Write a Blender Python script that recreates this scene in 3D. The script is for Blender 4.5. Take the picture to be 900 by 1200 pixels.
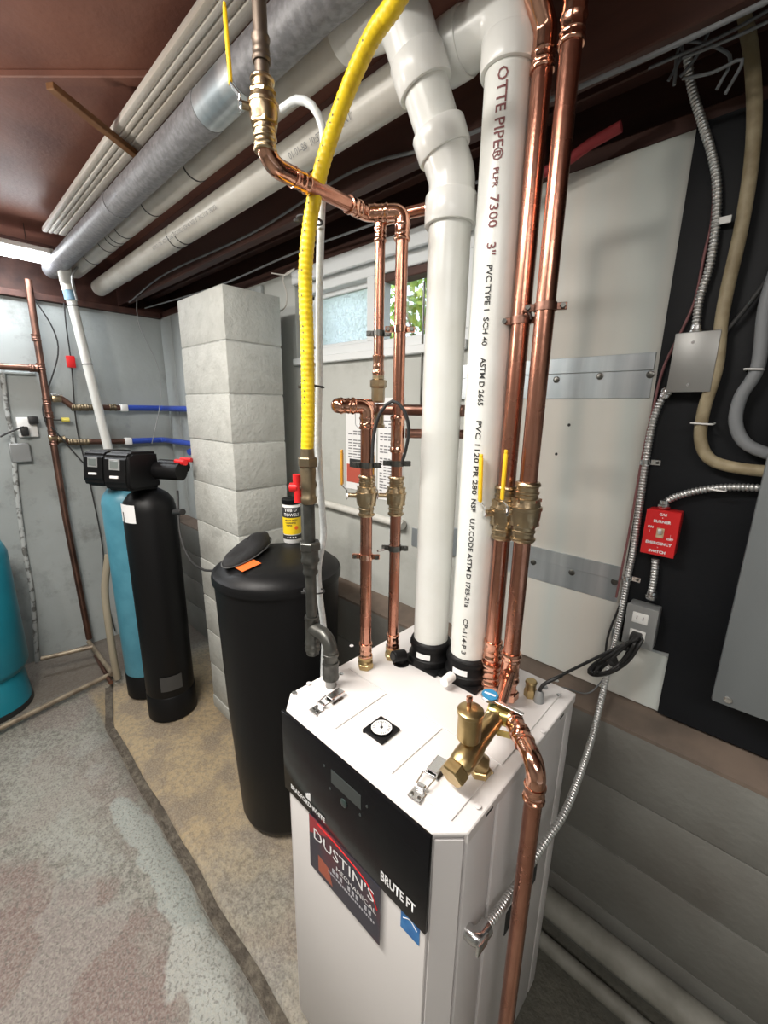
import bpy, bmesh, math, random
from mathutils import Vector, Matrix, noise
random.seed(7)
for o in list(bpy.data.objects): bpy.data.objects.remove(o)
S = bpy.context.scene
COL = S.collection
V = Vector
# ------------------------------------------------------------------ camera
H = 1.645                       # eye height above the floor
F, PIT, YAW, ROL = 493.077, -.239, -.75178, .016268
_cy, _sy, _cp, _sp = math.cos(YAW), math.sin(YAW), math.cos(PIT), math.sin(PIT)
fwd = V((_sy*_cp, _cy*_cp, _sp)); rt = V((_cy, -_sy, 0)); up = rt.cross(fwd)
_c, _s = math.cos(ROL), math.sin(ROL)
rt, up = _c*rt+_s*up, -_s*rt+_c*up
cd = bpy.data.cameras.new('camera'); cam = bpy.data.objects.new('camera', cd); COL.objects.link(cam)
m = Matrix((rt, up, -fwd)).transposed().to_4x4(); m.translation = V((0, 0, H)); cam.matrix_world = m
cd.sensor_fit = 'VERTICAL'; cd.sensor_height = 36; cd.lens = F/1200*36; cd.clip_start = .02; cd.clip_end = 60
S.camera = cam
S.view_settings.view_transform = 'Standard'; S.view_settings.look = 'None'
S.view_settings.gamma = 1; S.view_settings.use_curve_mapping = False
S.view_settings.exposure = .5
# ------------------------------------------------------------------ world
W = bpy.data.worlds.new('world'); S.world = W; W.use_nodes = True
bg = W.node_tree.nodes['Background']; bg.inputs[0].default_value = (.72, .86, 1, 1); bg.inputs[1].default_value = 2.6
# ------------------------------------------------------------------ lights (shop lights hung from the ceiling)
def area(name, loc, size, power, col=(1, .96, .9), rot=(0, 0, 0)):
    l = bpy.data.lights.new(name, 'AREA'); l.shape = 'RECTANGLE'; l.size, l.size_y = size; l.energy = power; l.color = col
    o = bpy.data.objects.new(name, l); COL.objects.link(o); o.location = loc; o.rotation_euler = rot
    return o
area('shop_light_lamp', (-1.05, -.22, 2.46), (1.2, .30), 42)
area('shop_light_lamp', (.75, -.75, 2.46), (1.2, .30), 22)
area('shop_light_lamp', (-3.10, .10, 2.40), (.06, 1.1), 8, (.92, .96, 1))
pl0 = bpy.data.lights.new('bulb', 'POINT'); pl0.energy = 20; pl0.shadow_soft_size = .05; pl0.color = (1, .93, .84)
o = bpy.data.objects.new('bulb', pl0); COL.objects.link(o); o.location = (-1.75, -.45, 2.12)
s = bpy.data.lights.new('sun', 'SUN'); s.energy = 3; s.angle = .02; s.color = (1, .95, .85)
so = bpy.data.objects.new('sun', s); COL.objects.link(so); so.rotation_euler = (math.radians(38), math.radians(-20), 0)
# ------------------------------------------------------------------ pixel helpers (photo is 900x1200)
def ray(px, py): return rt*((px-450)/F) + up*((600-py)/F) + fwd
O = V((0, 0, H))
def aX(px, py, X): d = ray(px, py); return O+d*(X/d.x)
def aY(px, py, Y): d = ray(px, py); return O+d*(Y/d.y)
def aZ(px, py, z): d = ray(px, py); return O+d*((z-H)/d.z)
def aD(px, py, hd): d = ray(px, py); return O+d*(hd/math.hypot(d.x, d.y))
def zat(px, py, X, Y):
    d = ray(px, py); return H + d.z*(X*d.x+Y*d.y)/(d.x**2+d.y**2)
# ------------------------------------------------------------------ materials
MATS = {}
def mat(name, c, rough=.5, metal=0, c2=None, scale=8, mixp=(.4, .65), bump=0, bscale=60, stretch=(1, 1, 1), trans=0, emit=0, coat=0, rvar=0, coords='Object', bdist=.002, ior=1.45, detail=6, spec=.5, grime=0, gs=1.6):
    if name in MATS: return MATS[name]
    M = bpy.data.materials.new(name); M.use_nodes = True; nt = M.node_tree; N = nt.nodes; L = nt.links
    b = N['Principled BSDF']
    b.inputs['Base Color'].default_value = (*c, 1); b.inputs['Roughness'].default_value = rough; b.inputs['Metallic'].default_value = metal
    b.inputs['Transmission Weight'].default_value = trans; b.inputs['Coat Weight'].default_value = coat; b.inputs['IOR'].default_value = ior; b.inputs['Specular IOR Level'].default_value = spec
    if emit: b.inputs['Emission Color'].default_value = (*c, 1); b.inputs['Emission Strength'].default_value = emit
    tc = N.new('ShaderNodeTexCoord'); mp = N.new('ShaderNodeMapping'); mp.inputs['Scale'].default_value = stretch
    L.new(tc.outputs[coords], mp.inputs[0])
    if c2:
        n = N.new('ShaderNodeTexNoise'); n.inputs['Scale'].default_value = scale; n.inputs['Detail'].default_value = detail
        L.new(mp.outputs[0], n.inputs['Vector'])
        r = N.new('ShaderNodeValToRGB'); r.color_ramp.elements[0].position = mixp[0]; r.color_ramp.elements[1].position = mixp[1]
        r.color_ramp.elements[0].color = (*c, 1); r.color_ramp.elements[1].color = (*c2, 1)
        L.new(n.outputs['Fac'], r.inputs[0]); L.new(r.outputs[0], b.inputs['Base Color'])
        if rvar:
            mr = N.new('ShaderNodeMapRange'); mr.inputs[3].default_value = rough-rvar; mr.inputs[4].default_value = rough+rvar
            L.new(n.outputs['Fac'], mr.inputs[0]); L.new(mr.outputs[0], b.inputs['Roughness'])
    if grime:
        g1 = N.new('ShaderNodeTexNoise'); g1.inputs['Scale'].default_value = gs; g1.inputs['Detail'].default_value = 10; g1.inputs['Roughness'].default_value = .7
        L.new(tc.outputs[coords], g1.inputs['Vector']); gr = N.new('ShaderNodeMapRange'); gr.inputs[1].default_value = .55; gr.inputs[2].default_value = .72; gr.inputs[4].default_value = grime
        L.new(g1.outputs['Fac'], gr.inputs[0]); gm = N.new('ShaderNodeMix'); gm.data_type = 'RGBA'; L.new(gr.outputs[0], gm.inputs[0])
        L.new(r.outputs[0], gm.inputs[6]); gm.inputs[7].default_value = (c[0]*.35, c[1]*.33, c[2]*.3, 1); L.new(gm.outputs[2], b.inputs['Base Color'])
    if bump:
        n2 = N.new('ShaderNodeTexNoise'); n2.inputs['Scale'].default_value = bscale; n2.inputs['Detail'].default_value = 5
        L.new(mp.outputs[0], n2.inputs['Vector'])
        bp = N.new('ShaderNodeBump'); bp.inputs['Strength'].default_value = bump; bp.inputs['Distance'].default_value = bdist
        L.new(n2.outputs['Fac'], bp.inputs['Height']); L.new(bp.outputs[0], b.inputs['Normal'])
    MATS[name] = M
    return M
COP = mat('copper', (.56, .275, .195), .26, 1, (.40, .175, .12), 14, (.35, .7), .15, 90, rvar=.1)
COPB = mat('copper_fitting', (.76, .43, .31), .17, 1, (.58, .28, .19), 30, (.35, .7), .2, 60)
COPD = mat('old_copper', (.30, .16, .12), .42, 1, (.17, .10, .08), 12, (.35, .7), .3, 80)
BRZ = mat('bronze', (.50, .39, .25), .3, 1, (.36, .27, .17), 25, (.35, .7), .3, 120)
BRS = mat('brass', (.52, .39, .19), .33, 1, (.40, .29, .14), 20, (.35, .7), .25, 120)
BRY = mat('yellow_brass', (.62, .50, .18), .3, 1)
PVC = mat('white_pvc', (.74, .75, .72), .28, 0, (.68, .68, .64), 9, (.4, .7))
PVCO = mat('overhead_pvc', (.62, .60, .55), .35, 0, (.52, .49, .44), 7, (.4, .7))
PVCF = mat('pvc_fitting', (.78, .78, .75), .25)
GRYD = mat('gray_duct', (.27, .27, .285), .45, .1, (.19, .19, .20), 60, (.4, .6), .3, 200)
GALV = mat('galvanised_steel', (.72, .77, .80), .34, .75, (.40, .46, .50), 4, (.38, .6), .08, 60, rvar=.08, stretch=(2.5, 1, .2))
STL = mat('bright_steel', (.66, .66, .66), .25, 1)
ACST = mat('conduit_steel', (.68, .68, .67), .38, .9)
DSTL = mat('dark_steel', (.16, .16, .15), .35, 1)
IRON = mat('black_iron', (.065, .065, .06), .38, .7, (.11, .11, .10), 30, (.4, .7), .3, 90)
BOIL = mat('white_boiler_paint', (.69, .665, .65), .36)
BOIS = mat('shaded_boiler_paint', (.63, .605, .60), .38)  # same white paint, with the shade of the sides mixed into the colour
BLKG = mat('gloss_black', (.006, .006, .007), .12, spec=.12)
BLKP = mat('black_plastic', (.0045, .0045, .005), .45, 0, bump=.1, bscale=160, spec=.28)
RUB = mat('black_rubber', (.018, .018, .018), .45)
TEAL = mat('teal_fibreglass', (.08, .27, .36), .38, 0, (.06, .22, .30), 12, (.4, .7), .2, 60)
TEALP = mat('teal_paint', (.015, .21, .28), .33, 0, (.012, .18, .25), 6, (.4, .7))
YEL = mat('yellow_csst', (.85, .60, .015), .38, 0, (.62, .40, .01), 55, (.52, .7), 0, stretch=(1, 1, .35))
YELH = mat('yellow_vinyl', (.85, .52, .015), .4)
ORGH = mat('orange_vinyl', (.72, .34, .03), .4)
CLR = mat('clear_vinyl', (.66, .69, .69), .3, 0, (.60, .63, .63), 120, (.45, .55))
RED = mat('red_paint', (.62, .018, .02), .35)
REDD = mat('dark_red_cloth', (.28, .03, .035), .7)
BLU = mat('blue_pex', (.03, .07, .38), .4)
BLU2 = mat('blue_label', (.02, .13, .38), .4, 0, (.05, .22, .5), 30)
WHT = mat('white_plastic', (.8, .8, .78), .35)
NIP = mat('tarnished_nipple', (.16, .125, .10), .45, .8)
PAP = mat('white_paper', (.78, .78, .78), .6)
INK = mat('dark_ink', (.03, .03, .03), .6)
INKR = mat('brown_ink', (.20, .07, .07), .6)
INKG = mat('grey_ink', (.2, .2, .21), .6)
INKW = mat('white_ink', (.8, .8, .8), .5)
ORG = mat('orange_label', (.85, .16, .03), .5)
TAN = mat('tan_cable', (.36, .30, .19), .5, 0, (.24, .19, .11), 25, (.4, .65))
GRYC = mat('grey_cable', (.20, .21, .22), .5)
GRYB = mat('grey_box', (.30, .31, .31), .4, .3)
PANL = mat('grey_panel', (.17, .185, .19), .38, .2, (.155, .17, .175), 2)
WOODD = mat('dark_stained_wood', (.085, .036, .026), .55, 0, (.045, .018, .014), 5, (.35, .7), .3, 30, stretch=(.3, 3, 3))
WOODC = mat('brown_subfloor', (.29, .13, .092), .42, 0, (.17, .075, .058), 3.2, (.35, .7), .6, 60)
WOODL = mat('whitewashed_wood', (.88, .84, .78), .5, 0, (.74, .67, .58), 6, (.4, .7), .2, 40, stretch=(.3, 6, 6))
WOODS = mat('brown_stick', (.30, .15, .065), .55, 0, (.2, .09, .04), 9, (.4, .7), .2, 40, stretch=(3, .4, 3))
BLKW = mat('black_painted_plywood', (.006, .007, .009), .5, 0, (.010, .011, .013), 3, (.4, .7), .25, 60, spec=.25)
WPAN = mat('painted_wall_board', (.60, .64, .61), .45, 0, (.68, .655, .60), 3.2, (.42, .62), .25, 35, stretch=(2.6, 1, .12), detail=2)
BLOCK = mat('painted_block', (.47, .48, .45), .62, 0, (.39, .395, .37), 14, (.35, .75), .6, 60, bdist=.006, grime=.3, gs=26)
BLOCKD = mat('dark_block', (.185, .187, .172), .6, 0, (.125, .118, .105), 3, (.35, .7), .55, 55, bdist=.003)  # darker tone for the lower wall courses
MORT = mat('mortar', (.17, .17, .155), .85, 0, (.3, .3, .28), 30)
MORTL = mat('painted_mortar', (.42, .43, .41), .7, 0, (.32, .33, .31), 30)
PARGE = mat('painted_parging', (.50, .515, .49), .6, 0, (.38, .39, .36), 2.2, (.3, .8), .4, 22, bdist=.006, grime=.35, gs=3)
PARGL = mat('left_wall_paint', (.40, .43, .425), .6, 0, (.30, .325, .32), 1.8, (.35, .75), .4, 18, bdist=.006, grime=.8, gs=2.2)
WINW = mat('window_paint', (.74, .77, .78), .45)
LEAF = mat('leaf', (.20, .36, .05), .5, 0, (.5, .55, .12), 9)
TUBE = mat('lit_tube', (.93, .97, 1), .3, emit=14)
# frosted glass
FROST = mat('frosted_glass', (.80, .88, .92), .35, 0, trans=.75, bump=.9, bscale=60, bdist=.01)
GLASS = mat('clear_glass', (1, 1, 1), .02, 0, trans=1)
# floor
def floor_mat():
    M = bpy.data.materials.new('floor_concrete'); M.use_nodes = True; nt = M.node_tree; N = nt.nodes; L = nt.links
    b = N['Principled BSDF']; b.inputs['Roughness'].default_value = .62
    tc = N.new('ShaderNodeTexCoord')
    def nz(scale, det, lo, hi, dist=0, off=(0, 0, 0)):
        mp = N.new('ShaderNodeMapping'); mp.inputs[1].default_value = off; L.new(tc.outputs['Object'], mp.inputs[0])
        n = N.new('ShaderNodeTexNoise'); n.inputs['Scale'].default_value = scale; n.inputs['Detail'].default_value = det; n.inputs['Distortion'].default_value = dist
        L.new(mp.outputs[0], n.inputs['Vector'])
        r = N.new('ShaderNodeMapRange'); r.inputs[1].default_value = lo; r.inputs[2].default_value = hi; L.new(n.outputs['Fac'], r.inputs[0])
        return r.outputs[0], n.outputs['Fac']
    def mix(f, a, c):
        x = N.new('ShaderNodeMix'); x.data_type = 'RGBA'
        if isinstance(f, float): x.inputs[0].default_value = f
        else: L.new(f, x.inputs[0])
        for i, v in ((6, a), (7, c)):
            if isinstance(v, tuple): x.inputs[i].default_value = (*v, 1)
            else: L.new(v, x.inputs[i])
        return x.outputs[2]
    def math_(op, a, c):
        x = N.new('ShaderNodeMath'); x.operation = op
        for i, v in ((0, a), (1, c)):
            if isinstance(v, (int, float)): x.inputs[i].default_value = v
            else: L.new(v, x.inputs[i])
        x.use_clamp = True
        return x.outputs[0]
    red, _ = nz(2.3, 8, .50, .58, .4)
    paint, _ = nz(3.1, 5, .56, .575, .2, (3.1, 1.7, 0))
    speck, sp = nz(52, 12, .44, .60)
    fine, fp = nz(140, 4, .4, .65)
    blot, _ = nz(6, 10, .48, .58, 0, (5, 2, 0))
    base = mix(speck, (.225, .225, .195), (.125, .12, .105))
    base = mix(math_('MULTIPLY', red, .45), base, (.175, .125, .112))
    def blob(cx, cy, rx, ry, rot, amp=.9, sharp=.08):
        mp = N.new('ShaderNodeMapping'); mp.vector_type = 'TEXTURE'; mp.inputs[1].default_value = (cx, cy, 0); mp.inputs[2].default_value = (0, 0, math.radians(rot)); mp.inputs[3].default_value = (rx, ry, 1)
        L.new(tc.outputs['Object'], mp.inputs[0]); ln = N.new('ShaderNodeVectorMath'); ln.operation = 'LENGTH'; L.new(mp.outputs[0], ln.inputs[0])
        n = N.new('ShaderNodeTexNoise'); n.inputs['Scale'].default_value = 9; n.inputs['Detail'].default_value = 8; L.new(tc.outputs['Object'], n.inputs['Vector'])
        a_ = N.new('ShaderNodeMath'); a_.operation = 'MULTIPLY_ADD'; L.new(n.outputs['Fac'], a_.inputs[0]); a_.inputs[1].default_value = amp*2; L.new(ln.outputs['Value'], a_.inputs[2])
        r = N.new('ShaderNodeMapRange'); r.inputs[1].default_value = 1+amp+sharp; r.inputs[2].default_value = 1+amp-sharp; L.new(a_.outputs[0], r.inputs[0]); return r.outputs[0]
    base = mix(math_('MULTIPLY', blob(-1.2, .03, .55, .20, 14, 1.0, .22), .8), base, (.15, .095, .085))
    base = mix(math_('MULTIPLY', blob(-1.45, .325, .42, .055, 3), .85), base, (.27, .30, .28))
    base = mix(math_('MULTIPLY', blob(-1.02, .30, .13, .08, 0), .85), base, (.33, .345, .32))
    base = mix(math_('MULTIPLY', blob(-2.0, .10, .35, .12, 10), .3), base, (.31, .32, .285))
    base = mix(math_('MULTIPLY', blob(-.84, .27, .15, .07, -5), .85), base, (.33, .345, .32))
    base = mix(math_('MULTIPLY', paint, .25), base, (.31, .33, .31))
    base = mix(math_('MULTIPLY', fine, .45), base, (.36, .34, .29))
    base = mix(math_('MULTIPLY', nz(120, 6, .54, .62)[0], .55), base, (.09, .085, .075))
    sand = mix(speck, (.33, .25, .145), (.235, .185, .12))
    sand = mix(math_('MULTIPLY', blot, .7), sand, (.15, .12, .095))
    sand = mix(math_('MULTIPLY', fine, .35), sand, (.42, .36, .25))
    sx = N.new('ShaderNodeSeparateXYZ'); L.new(tc.outputs['Object'], sx.inputs[0])
    st = N.new('ShaderNodeMapRange'); st.inputs[1].default_value = .38; st.inputs[2].default_value = .41; L.new(sx.outputs[1], st.inputs[0])
    xx = N.new('ShaderNodeMapRange'); xx.inputs[1].default_value = -1.45; xx.inputs[2].default_value = -1.0; xx.inputs[3].default_value = 1; xx.inputs[4].default_value = .25; L.new(sx.outputs[0], xx.inputs[0])
    xl = N.new('ShaderNodeMapRange'); xl.inputs[1].default_value = -2.8; xl.inputs[2].default_value = -2.6; L.new(sx.outputs[0], xl.inputs[0])
    f = math_('MULTIPLY', math_('MULTIPLY', st.outputs[0], xx.outputs[0]), xl.outputs[0])
    colr = mix(f, base, sand)
    # floor set darker behind and beside the boiler
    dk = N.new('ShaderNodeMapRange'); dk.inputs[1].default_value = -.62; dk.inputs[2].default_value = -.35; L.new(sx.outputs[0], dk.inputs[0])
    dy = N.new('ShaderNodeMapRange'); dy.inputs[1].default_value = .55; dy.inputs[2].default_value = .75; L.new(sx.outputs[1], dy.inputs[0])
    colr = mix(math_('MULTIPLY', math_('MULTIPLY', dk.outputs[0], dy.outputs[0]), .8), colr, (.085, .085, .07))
    dl = N.new('ShaderNodeMapRange'); dl.inputs[1].default_value = -2.72; dl.inputs[2].default_value = -2.85; L.new(sx.outputs[0], dl.inputs[0])  # brown dirt by the left wall, with the pipes' shade coloured in
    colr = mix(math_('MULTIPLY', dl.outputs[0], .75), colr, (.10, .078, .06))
    L.new(colr, b.inputs['Base Color'])
    bp = N.new('ShaderNodeBump'); bp.inputs['Strength'].default_value = .9; bp.inputs['Distance'].default_value = .006
    L.new(math_('ADD', math_('MULTIPLY', sp, .7), math_('MULTIPLY', fp, .3)), bp.inputs['Height']); L.new(bp.outputs[0], b.inputs['Normal'])
    return M
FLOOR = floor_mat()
# ------------------------------------------------------------------ mesh helpers
def link(name, me, m=None, parent=None):
    o = bpy.data.objects.new(name, me); COL.objects.link(o)
    if m: me.materials.append(m)
    if parent:
        o.parent = parent; o.matrix_parent_inverse = Matrix.Translation(-parent.location) if parent.type == 'EMPTY' or parent.location.length else Matrix()
    return o
def fin(bm, name, m, parent=None, smooth=True, ang=40):
    bmesh.ops.recalc_face_normals(bm, faces=bm.faces)
    me = bpy.data.meshes.new(name); bm.to_mesh(me); bm.free()
    if smooth:
        me.shade_smooth()
        try: me.set_sharp_from_angle(angle=math.radians(ang))
        except Exception: pass
    return link(name, me, m, parent)
def thing(name, label, cat, loc=(0, 0, 0), group=None):
    o = bpy.data.objects.new(name, None); COL.objects.link(o); o.location = loc; o.empty_display_size = .05
    return tag(o, label, cat, group)
def tag(o, label=None, cat=None, group=None, kind=None):
    if label: o['label'] = label
    if cat: o['category'] = cat
    if group: o['group'] = group
    if kind: o['kind'] = kind
    return o
def st(o): o['kind'] = 'structure'; return o
def frame(d):
    d = V(d).normalized(); a = V((0, 0, 1)) if abs(d.z) < .9 else V((1, 0, 0))
    u = d.cross(a).normalized(); return d, u, d.cross(u).normalized()
def b_box(bm, lo, hi, bev=0, seg=1, mat4=None):
    lo, hi = V(lo), V(hi)
    r = bmesh.ops.create_cube(bm, size=1); vs = r['verts']
    for v in vs: v.co = V(((v.co.x+.5)*(hi.x-lo.x)+lo.x, (v.co.y+.5)*(hi.y-lo.y)+lo.y, (v.co.z+.5)*(hi.z-lo.z)+lo.z))
    if bev:
        es = list({e for v in vs for e in v.link_edges})
        rr = bmesh.ops.bevel(bm, geom=es, offset=bev, segments=seg, affect='EDGES', profile=.5)
        vs = list({v for f in rr['faces'] for v in f.verts} | {v for v in vs if v.is_valid})
    if mat4:
        allv = set(vs); st_ = list(vs)
        while st_:
            v = st_.pop()
            for e in v.link_edges:
                w = e.other_vert(v)
                if w not in allv: allv.add(w); st_.append(w)
        for v in allv: v.co = mat4 @ v.co
def box(name, lo, hi, m, parent=None, bev=0, seg=1, mat4=None):
    bm = bmesh.new(); b_box(bm, lo, hi, bev, seg, mat4); return fin(bm, name, m, parent, ang=30)
def b_tube(bm, pts, r, n=16, cap=True, rfun=None):
    pts = [V(p) for p in pts]; k = len(pts); T = []
    for i in range(k):
        a = pts[max(0, i-1)]; b = pts[min(k-1, i+1)]; T.append((b-a).normalized())
    _, u, w = frame(T[0]); rings = []
    for i in range(k):
        if i:
            ax = T[i-1].cross(T[i])
            if ax.length > 1e-7: u = Matrix.Rotation(T[i-1].angle(T[i]), 3, ax.normalized()) @ u
        u = (u-T[i]*u.dot(T[i])).normalized(); w = T[i].cross(u)
        rr = rfun(i) if rfun else (r[i] if isinstance(r, (list, tuple)) else r)
        rings.append([bm.verts.new(pts[i]+(u*math.cos(2*math.pi*j/n)+w*math.sin(2*math.pi*j/n))*rr) for j in range(n)])
    for a, b in zip(rings, rings[1:]):
        for j in range(n): bm.faces.new((a[j], a[(j+1) % n], b[(j+1) % n], b[j]))
    if cap: bm.faces.new(rings[0][::-1]); bm.faces.new(rings[-1])
def fillet(pts, rad, seg=8):
    pts = [V(p) for p in pts]; out = [pts[0]]
    for i in range(1, len(pts)-1):
        a, p, b = pts[i-1], pts[i], pts[i+1]; d1 = (a-p); d2 = (b-p); l1, l2 = d1.length, d2.length; d1.normalize(); d2.normalize()
        th = d1.angle(d2)
        if th > 3.1: out.append(p); continue
        t = min(rad/math.tan(th/2), l1*.49, l2*.49); R_ = t*math.tan(th/2)
        c = p+(d1+d2).normalized()*(R_/math.sin(th/2))
        s0 = p+d1*t-c; s1 = p+d2*t-c; tot = s0.angle(s1); ax = s0.cross(s1).normalized()
        for j in range(seg+1): out.append(c+Matrix.Rotation(tot*j/seg, 3, ax) @ s0)
    out.append(pts[-1]); return out
def smooth_path(pts, step=.01):
    pts = [V(p) for p in pts]; P = [pts[0]*2-pts[1]]+pts+[pts[-1]*2-pts[-2]]; out = []
    for i in range(1, len(P)-2):
        n = max(2, int((P[i+1]-P[i]).length/step))
        for j in range(n):
            t = j/n; a, b, c, d = P[i-1], P[i], P[i+1], P[i+2]
            out.append(.5*((2*b)+(c-a)*t+(2*a-5*b+4*c-d)*t*t+(3*b-a-3*c+d)*t**3))
    out.append(pts[-1]); return out
def tube(name, pts, r, m, parent=None, n=16, rad=None, rfun=None, seg=8):
    bm = bmesh.new(); b_tube(bm, fillet(pts, rad, seg) if rad else pts, r, n, True, rfun); return fin(bm, name, m, parent, ang=50)
def cable(name, pts, r, m, parent=None, n=10, step=.012):
    return tube(name, smooth_path(pts, step), r, m, parent, n)
def conduit(name, pts, r, m, parent=None, pitch=.0075, n=12):
    P = smooth_path(pts, .01); Q = [P[0]]; st_ = pitch/4; need = st_
    for a, b in zip(P, P[1:]):
        L_ = (b-a).length; t = 0
        while L_-t >= need: t += need; Q.append(a+(b-a)*(t/L_)); need = st_
        need -= L_-t
    return tube(name, Q, r, m, parent, n, rfun=lambda i: r*(1, 1.04, .96, .74)[i % 4])
def b_lathe(bm, prof, o, d, n=24, ring=False):
    d, u, w = frame(d); o = V(o); rings = []
    for s_, r_ in prof:
        rings.append([bm.verts.new(o+d*s_+(u*math.cos(2*math.pi*j/n)+w*math.sin(2*math.pi*j/n))*max(r_, 1e-5)) for j in range(n)])
    for a, b in zip(rings, rings[1:]):
        for j in range(n): bm.faces.new((a[j], a[(j+1) % n], b[(j+1) % n], b[j]))
    if ring:
        a, b = rings[-1], rings[0]
        for j in range(n): bm.faces.new((a[j], a[(j+1) % n], b[(j+1) % n], b[j]))
    else: bm.faces.new(rings[0][::-1]); bm.faces.new(rings[-1])
def lathe(name, prof, o, d, m, parent=None, n=24, ang=40, ring=False):
    bm = bmesh.new(); b_lathe(bm, prof, o, d, n, ring); return fin(bm, name, m, parent, ang=ang)
def cyl(name, a, b, r, m, parent=None, n=20):
    a, b = V(a), V(b); return lathe(name, [(0, r*.93), (r*.07, r), ((b-a).length-r*.07, r), ((b-a).length, r*.93)], a, b-a, m, parent, n)
def sleeve(a, b, r, m=None, parent=None, name='press_fitting'):
    """copper press / solder sleeve with bulged ends"""
    a, b = V(a), V(b); L_ = (b-a).length; q = min(.012, L_/4)
    p = [(0, r*1.0), (0, r*1.14), (q*.35, r*1.24), (q*.7, r*1.24), (q, r*1.1), (q*1.4, r*1.1), (q*1.7, r*1.17), (q*2, r*1.1)]
    p2 = [(L_-s_, rr) for s_, rr in p[::-1]] if L_ > q*4.2 else [(L_-q*.9, r*1.1), (L_-q*.5, r*1.22), (L_-q*.1, r*1.2), (L_, r)]
    return lathe(name, p+p2, a, b-a, m or COPB, parent, 20)
def text(name, body, size, o, xd, yd, m, parent, align='LEFT', wrap=None, bold=0, sx=1):
    c = bpy.data.curves.new('t', 'FONT'); c.body = body; c.size = size; c.align_x = align; c.align_y = 'CENTER'; c.offset = bold; c.resolution_u = 2
    t = bpy.data.objects.new('t', c); COL.objects.link(t); dg = bpy.context.evaluated_depsgraph_get(); me = bpy.data.meshes.new_from_object(t.evaluated_get(dg))
    bpy.data.objects.remove(t); bpy.data.curves.remove(c)
    xd, yd = V(xd).normalized(), V(yd).normalized(); zd = xd.cross(yd); o = V(o)
    if wrap:   # wrap=radius: text runs along xd, curls around the axis that lies wrap behind o
        bm = bmesh.new(); bm.from_mesh(me)
        for k in (-.3, -.15, 0, .15, .3):
            bmesh.ops.bisect_plane(bm, geom=bm.verts[:]+bm.edges[:]+bm.faces[:], plane_co=(0, k*size, 0), plane_no=(0, 1, 0))
        bmesh.ops.triangulate(bm, faces=bm.faces)
        for v in bm.verts:
            a = v.co.y/wrap; R_ = wrap+.0007
            v.co = o+xd*v.co.x*sx+yd*math.sin(a)*R_+zd*(math.cos(a)*R_-wrap)
        bm.to_mesh(me); bm.free()
    else:
        for v in me.vertices: v.co = o+xd*v.co.x*sx+yd*v.co.y+zd*.0006
    return link(name, me, m, parent)
def quad(name, pts, m, parent, th=.001):
    """thin plate from 4+ outline points, thickened backwards"""
    pts = [V(p) for p in pts]; nrm = (pts[1]-pts[0]).cross(pts[2]-pts[1]).normalized(); bm = bmesh.new()
    a = [bm.verts.new(p) for p in pts]; b = [bm.verts.new(p-nrm*th) for p in pts]; k = len(pts)
    bm.faces.new(a); bm.faces.new(b[::-1])
    for i in range(k): bm.faces.new((a[i], b[i], b[(i+1) % k], a[(i+1) % k]))
    return fin(bm, name, m, parent, False)
def prism(name, outline, z0, z1, m, parent=None, bev=0):
    bm = bmesh.new(); a = [bm.verts.new((x, y, z0)) for x, y in outline]; b = [bm.verts.new((x, y, z1)) for x, y in outline]; k = len(outline)
    bm.faces.new(a[::-1]); bm.faces.new(b)
    for i in range(k): bm.faces.new((a[i], a[(i+1) % k], b[(i+1) % k], b[i]))
    if bev: bmesh.ops.bevel(bm, geom=bm.edges[:], offset=bev, segments=2, affect='EDGES')
    return fin(bm, name, m, parent, ang=30)
def obox(name, c, xd, yd, size, m, parent=None, bev=.001, seg=1):
    """box centred at c with its own axes"""
    xd = V(xd).normalized(); yd = V(yd); yd = (yd-xd*yd.dot(xd)).normalized(); zd = xd.cross(yd)
    M4 = Matrix((xd, yd, zd)).transposed().to_4x4(); M4.translation = V(c); s_ = V(size)/2
    return box(name, -s_, s_, m, parent, bev, seg, M4)
X_, Y_, Z_ = V((1, 0, 0)), V((0, 1, 0)), V((0, 0, 1))
WY, LY, WX, CZ = 1.25, 1.15, -3.35, 2.60        # upper back wall, lower back wall, left wall, ceiling
LEDGE = .829
# ================================================================== SETTING
# floor: lumpy slabs with an open joint at y = .40
bm = bmesh.new()
xs = [WX-.2+i*.04 for i in range(148)]
def yj(x): return .40+noise.noise(V((x*4, 7, 0)))*.007+max(0, -2.34-x)*.25
def fz(x, y):
    z = noise.noise(V((x*2.2, y*2.2, 0)))*.006+noise.noise(V((x*9, y*9, 3)))*.0025
    return z-.006
ys = [-3+i*.06 for i in range(56)]+[.372, .382, .392, .404, .416, .428]+[.45+i*.04 for i in range(20)]
ys = sorted(ys)
grid = []
for y in ys:
    row = []
    for x in xs:
        wob = yj(x)-.40
        z = fz(x, y)
        if .378 < y < .42 and -2.72 < x: z -= .022
        row.append(bm.verts.new((x, y+(wob if .3 < y < .5 else 0), z)))
    grid.append(row)
for a, b in zip(grid, grid[1:]):
    for i in range(len(a)-1): bm.faces.new((a[i], a[i+1], b[i+1], b[i]))
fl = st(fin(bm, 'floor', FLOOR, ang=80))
# dirt packed in the open joint
DIRT = mat('joint_dirt', (.07, .058, .045), .9, 0, (.15, .13, .10), 40, (.4, .7), 1, 90, bdist=.01)
bm = bmesh.new(); rows = []
for i in range(120):
    x = -2.72+i*.036; wob = yj(x)-.40
    rows.append([bm.verts.new((x, .40+wob+dy, -.010+noise.noise(V((x*20, dy*60, 0)))*.008)) for dy in (-.019, -.010, 0, .010, .019)])
for a, b in zip(rows, rows[1:]):
    for j in range(4): bm.faces.new((a[j], a[j+1], b[j+1], b[j]))
o = fin(bm, 'joint_dirt', DIRT, fl); o['kind'] = 'stuff'
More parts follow.
